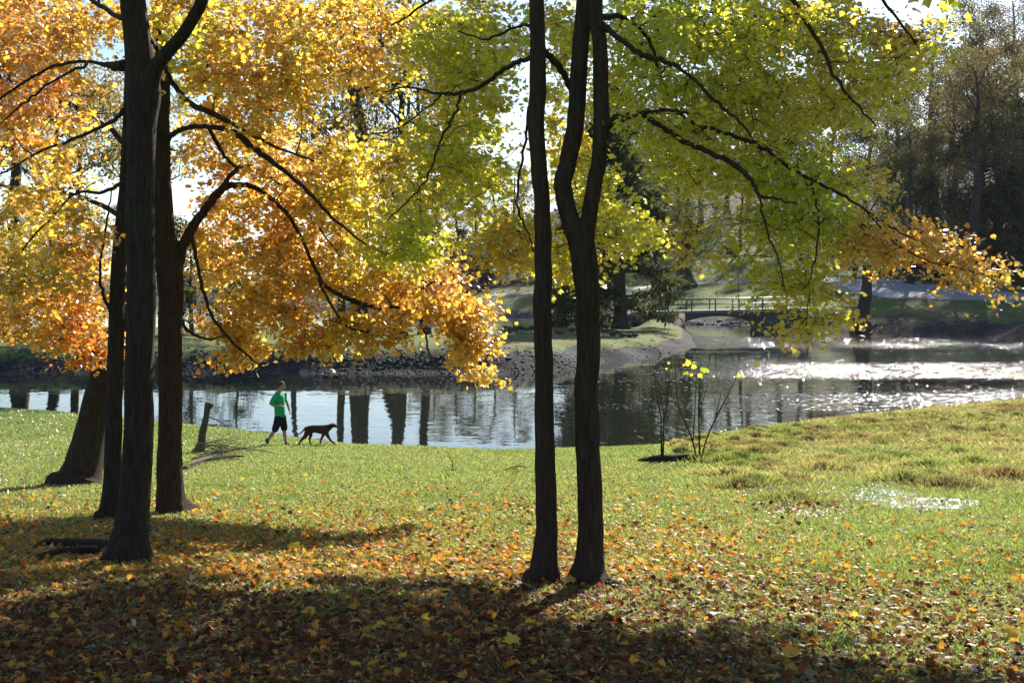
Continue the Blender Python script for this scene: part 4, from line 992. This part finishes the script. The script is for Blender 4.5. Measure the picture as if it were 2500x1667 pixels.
def stump():
    D = Dground(1550, 1060); tb = TB()
    a = catmull([[*P(1462, 1062, D), .02], [*P(1482, 1056, D), .10], [*P(1520, 1054, D), .14], [*P(1570, 1056, D), .14], [*P(1600, 1056, D), .11], [*P(1640, 1060, D), .03]], 6)
    a[:, 2] = np.array([float(gz(q[0], q[1])) for q in a])+.02; tb.tube(a[:, :3]*np.array([1, 1, 1]), a[:, 3], 14, bump=.25)
    tag(link('cut_stump', tb.mesh('cut_stump'), M_bark), 'low dark rotted stump between the two leafless saplings', 'stump')
    def sap(base, stems, leaves, lab):
        b = Vector(P(*base, D)); b.z = float(gz(b.x, b.y)); root = empty('sapling', b, lab, 'sapling', 'saplings by the low stump'); tb = TB()
        for s in stems:
            dd = random.uniform(-.25, .25); a = catmull([[*P(x, y, D+dd*i/len(s)), w/F*D/2*.5+.002] for i, (x, y, w) in enumerate(s)], 5); tb.tube(a[:, :3], a[:, 3], 6, cap=False)
        o = link('stems', tb.mesh('stems'), M_barkb, root); o.matrix_parent_inverse = Matrix.Translation(-b)
        if leaves:
            pos = np.array([P(x, y, D-.02) for x, y, s, h in leaves]); n = len(pos)
            me = leaves_mesh('leaves', pos, RNG.normal(size=(n, 3))*.35+np.array([0, -.8, .5]), RNG.normal(size=(n, 3))*.5+np.array([0, 0, -.3]), np.array([s for *_, s, h in leaves]), palette(np.array([h for *_, h in leaves])), OUT_HI, .2)
            o = link('leaves', me, M_leaf, root); o.matrix_parent_inverse = Matrix.Translation(-b)
    sap((1522, 1060), [[(1520,1064,9),(1519,1000,7),(1518,960,6),(1512,925,5),(1506,880,4),(1498,830,2)], [(1523,1062,8),(1524,990,6),(1523,940,4),(1516,900,3),(1512,860,2)], [(1524,980,5),(1530,930,4),(1536,880,3),(1540,840,2)], [(1520,940,3),(1505,928,2),(1480,905,2)], [(1524,950,3),(1536,940,3),(1544,932,2)], [(1520,1058,4),(1500,1044,3),(1485,1030,2)]],
        [(1536,836,.07,.75),(1541,852,.06,.62),(1530,845,.05,.7)], 'left leafless sapling of upright stems at the left end of the low stump')
    sap((1605, 1060), [[(1608,1064,9),(1606,1000,7),(1605,940,6),(1608,880,4),(1604,845,3)], [(1603,1062,8),(1590,1010,7),(1575,970,6),(1558,930,5),(1553,880,4),(1552,835,2)], [(1592,1012,5),(1595,960,4),(1598,900,3),(1600,850,2)], [(1610,1060,7),(1622,1010,6),(1644,960,6),(1665,920,4),(1685,880,3),(1692,858,2)], [(1606,950,4),(1615,920,3),(1625,880,2)], [(1644,958,4),(1652,920,3),(1660,890,2)], [(1606,950,3),(1625,970,2),(1650,985,2)], [(1612,1058,4),(1635,1030,3),(1655,1020,2)]],
        [(1584,838,.16,.3),(1616,844,.16,.28),(1600,832,.15,.32),(1578,852,.13,.34),(1606,858,.13,.3),(1595,846,.12,.3),(1628,850,.12,.27),(1694,860,.12,.22),(1590,862,.07,.5),(1568,838,.06,.65),(1640,862,.05,.4)], 'right sapling of spreading stems with large lime green leaves at its top')
stump()

# ------------------------------------------------------------------ the walker and the dog
M_skin = simple('skin', (.42, .23, .16), .55, 0, 10, .08)
M_shirt = simple('green_shirt', (.012, .36, .13), .8, .3, 14, .12)
M_shorts = simple('black_shorts', (.012, .012, .016), .85, .2, 12, .2)
M_shoe = simple('dark_shoe', (.02, .018, .018), .6, 0, 10, .2)
M_hair = simple('brown_hair', (.07, .035, .02), .75, .5, 60, .3)
M_print = simple('shirt_print', (.12, .48, .26), .8, 0, 20, .1)
def skinmesh(name, verts, edges, radii, mat, parent=None, sub=2, root=0):
    me = bpy.data.meshes.new(name); me.from_pydata([tuple(v) for v in verts], edges, []); o = link(name, me, mat, parent)
    sk = o.modifiers.new('skin', 'SKIN'); sk.use_smooth_shade = True
    for i, v in enumerate(me.skin_vertices[0].data):
        r = radii[i]; v.radius = r if isinstance(r, tuple) else (r, r); v.use_root = (i == root)
    sb = o.modifiers.new('sub', 'SUBSURF'); sb.levels = sub; sb.render_levels = sub; return o
def walker():
    D = Dground(648, 1022); base = G(645, D); root = empty('person', base, 'man in a green T-shirt and black shorts walking right along the shore', 'person')
    k = .00252
    def q(x, y, dy=0.): return ((x-1380)*k, dy, (858-y)*k)
    # body: one skinned figure
    V = [q(1372,525), q(1368,440), q(1362,340), q(1362,285), q(1370,250), q(1384,218), q(1392,190), q(1388,165),           # 0 pelvis ... 7 crown
         q(1345,292,-.17), q(1296,400,-.25), q(1360,412,-.27), q(1412,412,-.24),                                            # 8-11 near arm
         q(1378,292,.17), q(1425,385,.25), q(1452,460,.23), q(1460,492,.22),                                               # 12-15 far arm
         q(1360,560,-.09), q(1335,670,-.09), q(1300,715,-.09), q(1255,782,-.09), q(1240,820,-.09),                          # 16-20 trailing leg
         q(1390,560,.09), q(1412,670,.09), q(1412,720,.09), q(1425,815,.09), q(1432,845,.09)]                              # 21-25 leading leg
    E = [(0,1),(1,2),(2,3),(3,4),(4,5),(5,6),(6,7),(3,8),(8,9),(9,10),(10,11),(3,12),(12,13),(13,14),(14,15),(0,16),(16,17),(17,18),(18,19),(19,20),(0,21),(21,22),(22,23),(23,24),(24,25)]
    R = [.13,.12,.14,.11,.055,.065,.088,.078, .06,.042,.036,.026, .06,.042,.034,.026, .095,.062,.058,.04,.035, .095,.062,.058,.04,.035]
    body = skinmesh('body', V, E, R, M_skin, root)
    # face: nose and chin, ear
    f = TB(); 
    def ball(c, s, n=8):
        V = []; Fc = []
        for i in range(n+1):
            for j in range(n*2):
                a = math.pi*i/n; b = math.pi*j/n; V.append((c[0]+s[0]*math.sin(a)*math.cos(b), c[1]+s[1]*math.sin(a)*math.sin(b), c[2]+s[2]*math.cos(a)))
        for i in range(n):
            for j in range(n*2): Fc.append((i*2*n+j, i*2*n+(j+1) % (2*n), (i+1)*2*n+(j+1) % (2*n), (i+1)*2*n+j))
        return V, Fc
    hx, _, hz = q(1392, 192)
    for c, s in (((hx+.088, 0, hz-.012), (.022, .014, .024)), ((hx+.055, 0, hz-.075), (.035, .04, .03)), ((hx-.012, -.08, hz-.012), (.02, .014, .03)), ((hx-.012, .08, hz-.012), (.02, .014, .03)), ((hx+.066, 0, hz-.045), (.022, .026, .008))): f.raw(*ball(c, s))
    link('face', f.mesh('face'), M_skin, root)
    e = TB()
    for sy in (-.034, .034):
        e = TB(); e.raw(*ball((hx+.07, sy, hz+.012), (.012, .014, .009))); link('eye', e.mesh('eye'), M_hair, root)
    h = TB(); Vh, Fh = ball((hx-.018, 0, hz+.022), (.098, .088, .098), 12)
    Vh = [(x, y, z) for x, y, z in Vh]; keep = [fc for fc in Fh if np.mean([Vh[i][2]-.75*(Vh[i][0]-hx) for i in fc]) > hz-.0]
    h.raw(Vh, keep); link('hair', h.mesh('hair'), M_hair, root)
    # fingers
    for (bx, by, bz, dx, dz) in ((*q(1415, 412, -.24), 1, -.25), (*q(1461, 494, .22), .1, -1)):
        hd = TB()
        for i in range(4):
            o = (i-1.5)*.02; L = (.07, .08, .075, .06)[i]; s = np.array([bx, by+o, bz]); d = np.array([dx, .0, dz]); d = d/np.linalg.norm(d); c = s+d*L*.55+np.array([.004, 0, 0]); t = s+d*L+np.array([-.012*abs(dz), 0, -.018*abs(dx)]); hd.tube(catmull([s-d*.02, c, t], 3), np.linspace(.011, .007, 7), 6)
        s = np.array([bx, by-.02, bz]); hd.tube(catmull([s-np.array([dx, 0, dz])*.03, s+np.array([.02, -.03, .0]), s+np.array([.035 if dx > .5 else .02, -.035, .005 if dx > .5 else -.04])], 3), np.linspace(.012, .008, 7), 6)
        link('hand', hd.mesh('hand'), M_skin, root)
    # shirt
    V = [q(1372,562), q(1371,520), q(1366,440), q(1360,345), q(1361,292), q(1368,262), q(1342,296,-.17), q(1297,385,-.245), q(1300,402,-.25), q(1380,296,.17), q(1415,365,.24)]
    E = [(0,1),(1,2),(2,3),(3,4),(4,5),(4,6),(6,7),(7,8),(4,9),(9,10)]
    R = [(.18,.16),(.185,.165),(.175,.16),(.185,.17),(.14,.14),.07,.095,.075,.072,.09,.07]
    skinmesh('shirt', V, E, R, M_shirt, root, 2)
    # chest print
    pr = TB(); n = 12; c = q(1398, 340, -.19); V = [(c[0]+.045*math.cos(a), c[1]+.0*a, c[2]+.045*math.sin(a)) for a in np.arange(n)/n*6.283]; 
    pr.raw([(x, y-.002, z) for x, y, z in V]+[(x, y+.03, z) for x, y, z in V], [tuple(range(n))]+[(i, i+n, (i+1) % n+n, (i+1) % n) for i in range(n)]); 
    # shorts
    V = [q(1372,500), q(1371,560), q(1356,590,-.09), q(1334,650,-.1), q(1312,712,-.1), q(1392,590,.09), q(1408,650,.1), q(1414,712,.1)]
    E = [(0,1),(1,2),(2,3),(3,4),(1,5),(5,6),(6,7)]
    R = [(.15,.13),(.16,.15),.125,.105,.098,.125,.105,.098]
    skinmesh('shorts', V, E, R, M_shorts, root, 2)
    for V in ([q(1232,770,-.09), q(1234,800,-.09), q(1246,842,-.09)], [q(1415,846,.09), q(1440,848,.09), q(1472,853,.09)]):
        skinmesh('shoe', V, [(0,1),(1,2)], [.05,.052,.036], M_shoe, root, 2)
walker()
M_dog = simple('brown_dog_coat', (.065, .028, .018), .85, .2, 18, .25)
M_collar = simple('dark_harness', (.012, .012, .014), .6)
def dog():
    D = Dground(735, 1022); base = G(733, D); root = empty('dog', base, 'brown smooth-coated dog trotting right ahead of the walker', 'dog')
    k = .00252
    def q(x, y, dy=0.): return ((x-1800)*k, dy, (865-y)*k)
    V = [q(1690,682), q(1740,680), q(1800,688), q(1860,690), q(1905,672), q(1935,652), q(1958,642), q(1982,650), q(2014,664),     # 0-8 spine, head
         q(1655,664), q(1625,700), q(1588,738), q(1552,738), q(1522,718),                                                     # 9-13 tail
         q(1675,715,-.08), q(1650,765,-.09), q(1605,805,-.09), q(1578,850,-.09), q(1572,866,-.09),                              # near hind, reaching back
         q(1690,715,.08), q(1704,755,.09), q(1686,800,.09), q(1692,845,.09), q(1708,862,.09),                                   # far hind
         q(1858,725,.08), q(1835,765,.09), q(1815,810,.09), q(1806,852,.09), q(1812,864,.09),                                   # far fore
         q(1885,722,-.08), q(1912,775,-.09), q(1942,815,-.09), q(1985,850,-.09), q(2004,862,-.09)]
    E = [(i, i+1) for i in range(8)]+[(0,9),(9,10),(10,11),(11,12),(12,13),(0,14),(14,15),(15,16),(16,17),(17,18),(0,19),(19,20),(20,21),(21,22),(22,23),(3,24),(24,25),(25,26),(26,27),(27,28),(3,29),(29,30),(30,31),(31,32),(32,33)]
    R = [(.10,.11),(.098,.10),(.105,.115),(.12,.15),(.09,.095),(.062,.065),(.066,.06),(.052,.048),.026, .032,.02,.016,.012,.007, .075,.05,.026,.02,.026, .075,.05,.026,.02,.026, .06,.036,.025,.02,.026, .06,.036,.025,.02,.026]
    R = [tuple(x*1.12 for x in r) if isinstance(r, tuple) else r*1.18 for r in R]
    skinmesh('body', V, E, R, M_dog, root)
    for s in (-1, 1):
        tb = TB(); a = np.array(q(1950, 622, s*.045)); b = np.array(q(1944, 640, s*.075)); c = np.array(q(1952, 662, s*.078)); tb.tube(catmull([a, b, c], 3), np.array([.018,.024,.026,.026,.022,.016,.006]), 6); link('ear', tb.mesh('ear'), M_dog, root)
    tb = TB(); c = np.array(q(1908, 668)); an = np.arange(15)/14*6.283; pts = np.stack([c[0]+.03*np.cos(an), c[1]+.098*np.sin(an), c[2]+.1*np.cos(an)], -1); tb.tube(pts, np.full(15, .016), 6, cap=False); link('collar', tb.mesh('collar'), M_collar, root)
dog()
# ------------------------------------------------------------------ geese and ducks
M_goose = simple('goose_plumage', (.07, .055, .042), .8, .2, 30, .3)
M_gneck = simple('goose_black_neck', (.012, .011, .011), .6)
M_white = simple('goose_cheek', (.5, .48, .45), .8)
def goose_meshes(pose):
    # facing +x ; pose: up / graze / rest
    if pose == 'up': V = [(-.34,0,.40),(-.2,0,.38),(0,0,.36),(.17,0,.42)]; nk = [(.17,0,.42),(.24,0,.55),(.25,0,.70),(.27,0,.84),(.30,0,.86),(.37,0,.84)]
    elif pose == 'graze': V = [(-.36,0,.42),(-.2,0,.41),(0,0,.36),(.18,0,.32)]; nk = [(.18,0,.32),(.32,0,.34),(.42,0,.26),(.46,0,.14),(.47,0,.09),(.50,0,.03)]
    else: V = [(-.36,0,.16),(-.2,0,.16),(0,0,.15),(.17,0,.18)]; nk = [(.17,0,.18),(.25,0,.25),(.22,0,.34),(.22,0,.38),(.25,0,.40),(.31,0,.38)]
    return V, nk
GE = [(1094,764,'up',1,'upright goose alone at the left end of the flock by the orange leaves'),(1157,762,'graze',-1,'grazing goose facing left near the flock upright goose'),(1173,764,'graze',1,'grazing goose just left of the upright goose in the flock'),(1169,774,'graze',-1,'nearest grazing goose, in front of the grazing pair'),
 (1186,764,'up',-1,'upright goose with raised neck in the middle of the flock'),(1198,764,'graze',1,'grazing goose facing right beside the raised-neck goose'),(1221,764,'graze',-1,'grazing goose right beside the straight maple trunk'),(1284,768,'rest',-1,'resting goose between the straight and the forked maple'),(1313,766,'graze',-1,'grazing goose just left of the forked maple trunk'),
 (1388,766,'graze',-1,'grazing goose just right of the forked maple trunk'),(1409,766,'rest',1,'resting goose in the cypress trunk shadow'),(1430,767,'rest',-1,'resting goose right of the cypress shadow'),(1447,767,'rest',1,'resting goose, second from the right end of the flock'),(1457,766,'rest',-1,'resting goose at the right end of the flock')]
for x, y, pose, sx, lab in GE:
    D = (EYE-1.28)*F/(y-HY); g = G(x, D); r = empty('goose', g, lab, 'goose', 'geese grazing on the island'); r.rotation_euler.z = (0 if sx > 0 else math.pi)+random.uniform(-.3, .3)
    V, nk = goose_meshes(pose); a = V+nk[1:]
    tb = TB(); p = catmull([[*V[0], .02], [*V[1], .10], [*V[2], .15], [*V[3], .10], [V[3][0]+.06, 0, V[3][2]+.03, .05]], 4); tb.tube(p[:, :3], p[:, 3], 10)
    if pose != 'rest':
        for s in (-.05, .05): tb.tube(np.array([(0, s, .28), (.01, s, .14), (0, s, 0.)]), [.02, .012, .012], 5); tb.tube(np.array([(0, s, .01), (.08, s, .01)]), [.012, .02], 5)
    link('body', tb.mesh('body'), M_goose, r)
    tb = TB(); p = catmull([[*q, w] for q, w in zip(nk, (.06, .035, .028, .035, .038, .012))], 3); tb.tube(p[:, :3], p[:, 3], 8); link('neck', tb.mesh('neck'), M_gneck, r)
for x, y, lab in ((748, 867, 'left one of two small ducks swimming off the island bank'), (772, 867, 'right one of two small ducks swimming off the island bank')):
    D = EYE*F/(y-HY); r = empty('duck', ((x-CX)/F*D, D, 0), lab, 'duck', 'ducks on the pond')
    tb = TB(); p = catmull([(-.2, 0, .1, .01), (-.12, 0, .07, .07), (0, 0, .06, .1), (.12, 0, .08, .07), (.16, 0, .12, .03)], 4); tb.tube(p[:, :3], p[:, 3], 10); link('body', tb.mesh('body'), M_goose, r)
    tb = TB(); p = catmull([(.13, 0, .1, .04), (.16, 0, .19, .028), (.18, 0, .24, .042), (.22, 0, .24, .03), (.27, 0, .225, .01)], 3); tb.tube(p[:, :3], p[:, 3], 8); link('head', tb.mesh('head'), M_gneck, r)

# ------------------------------------------------------------------ thin bluish volume added for a veil that is mostly lens flare
def flare_haze():
    x0, x1, y0, y1, z0, z1 = -3100, 3100, -3100, 3100, -3, 75
    tb = TB(); tb.box(((x0+x1)/2, (y0+y1)/2, (z0+z1)/2), (x1-x0, y1-y0, z1-z0))
    m, nt, out = newmat('flare_haze_air'); v = nt.nodes.new('ShaderNodeVolumePrincipled'); v.inputs['Color'].default_value = (.86, .9, 1, 1); v.inputs['Density'].default_value = .00005; v.inputs['Anisotropy'].default_value = .3
    nt.links.new(v.outputs[0], out.inputs['Volume']); tag(link('flare_haze', tb.mesh('flare_haze', False), m), kind='stuff')
flare_haze()
# ------------------------------------------------------------------ camera, light
cam = bpy.data.cameras.new('camera'); co = bpy.data.objects.new('camera', cam); COL.objects.link(co)
cam.sensor_width = 36; cam.lens = 36*F/2352; cam.shift_y = -(784-HY)/2352; cam.clip_end = 5000; cam.clip_start = .1
co.location = (0, 0, EYE); co.rotation_euler = (math.pi/2, 0, 0); bpy.context.scene.camera = co
sun = bpy.data.lights.new('sun', 'SUN'); so = bpy.data.objects.new('sun', sun); COL.objects.link(so)
sun.energy = 5.0; sun.angle = math.radians(.5); sun.color = (1, .93, .82)
so.rotation_euler = Vector(SD).to_track_quat('Z', 'Y').to_euler()
sc = bpy.context.scene
w = bpy.data.worlds.new('World'); sc.world = w; w.use_nodes = True; nt = w.node_tree; bg = nt.nodes['Background']
sky = nt.nodes.new('ShaderNodeTexSky'); sky.sky_type = 'NISHITA'; sky.sun_disc = False; sky.sun_elevation = SUN_EL; sky.sun_rotation = SUN_AZ
sky.air_density = 1.0; sky.dust_density = .5; sky.ozone_density = 2.5
nt.links.new(sky.outputs[0], bg.inputs['Color']); bg.inputs['Strength'].default_value = .075
sc.view_settings.view_transform = 'Standard'; sc.view_settings.look = 'None'; sc.view_settings.exposure = 1.2; sc.view_settings.gamma = 1
sc.cycles.max_bounces = 6; sc.cycles.transparent_max_bounces = 4; sc.cycles.caustics_reflective = False
sc.cycles.sample_clamp_indirect = 4
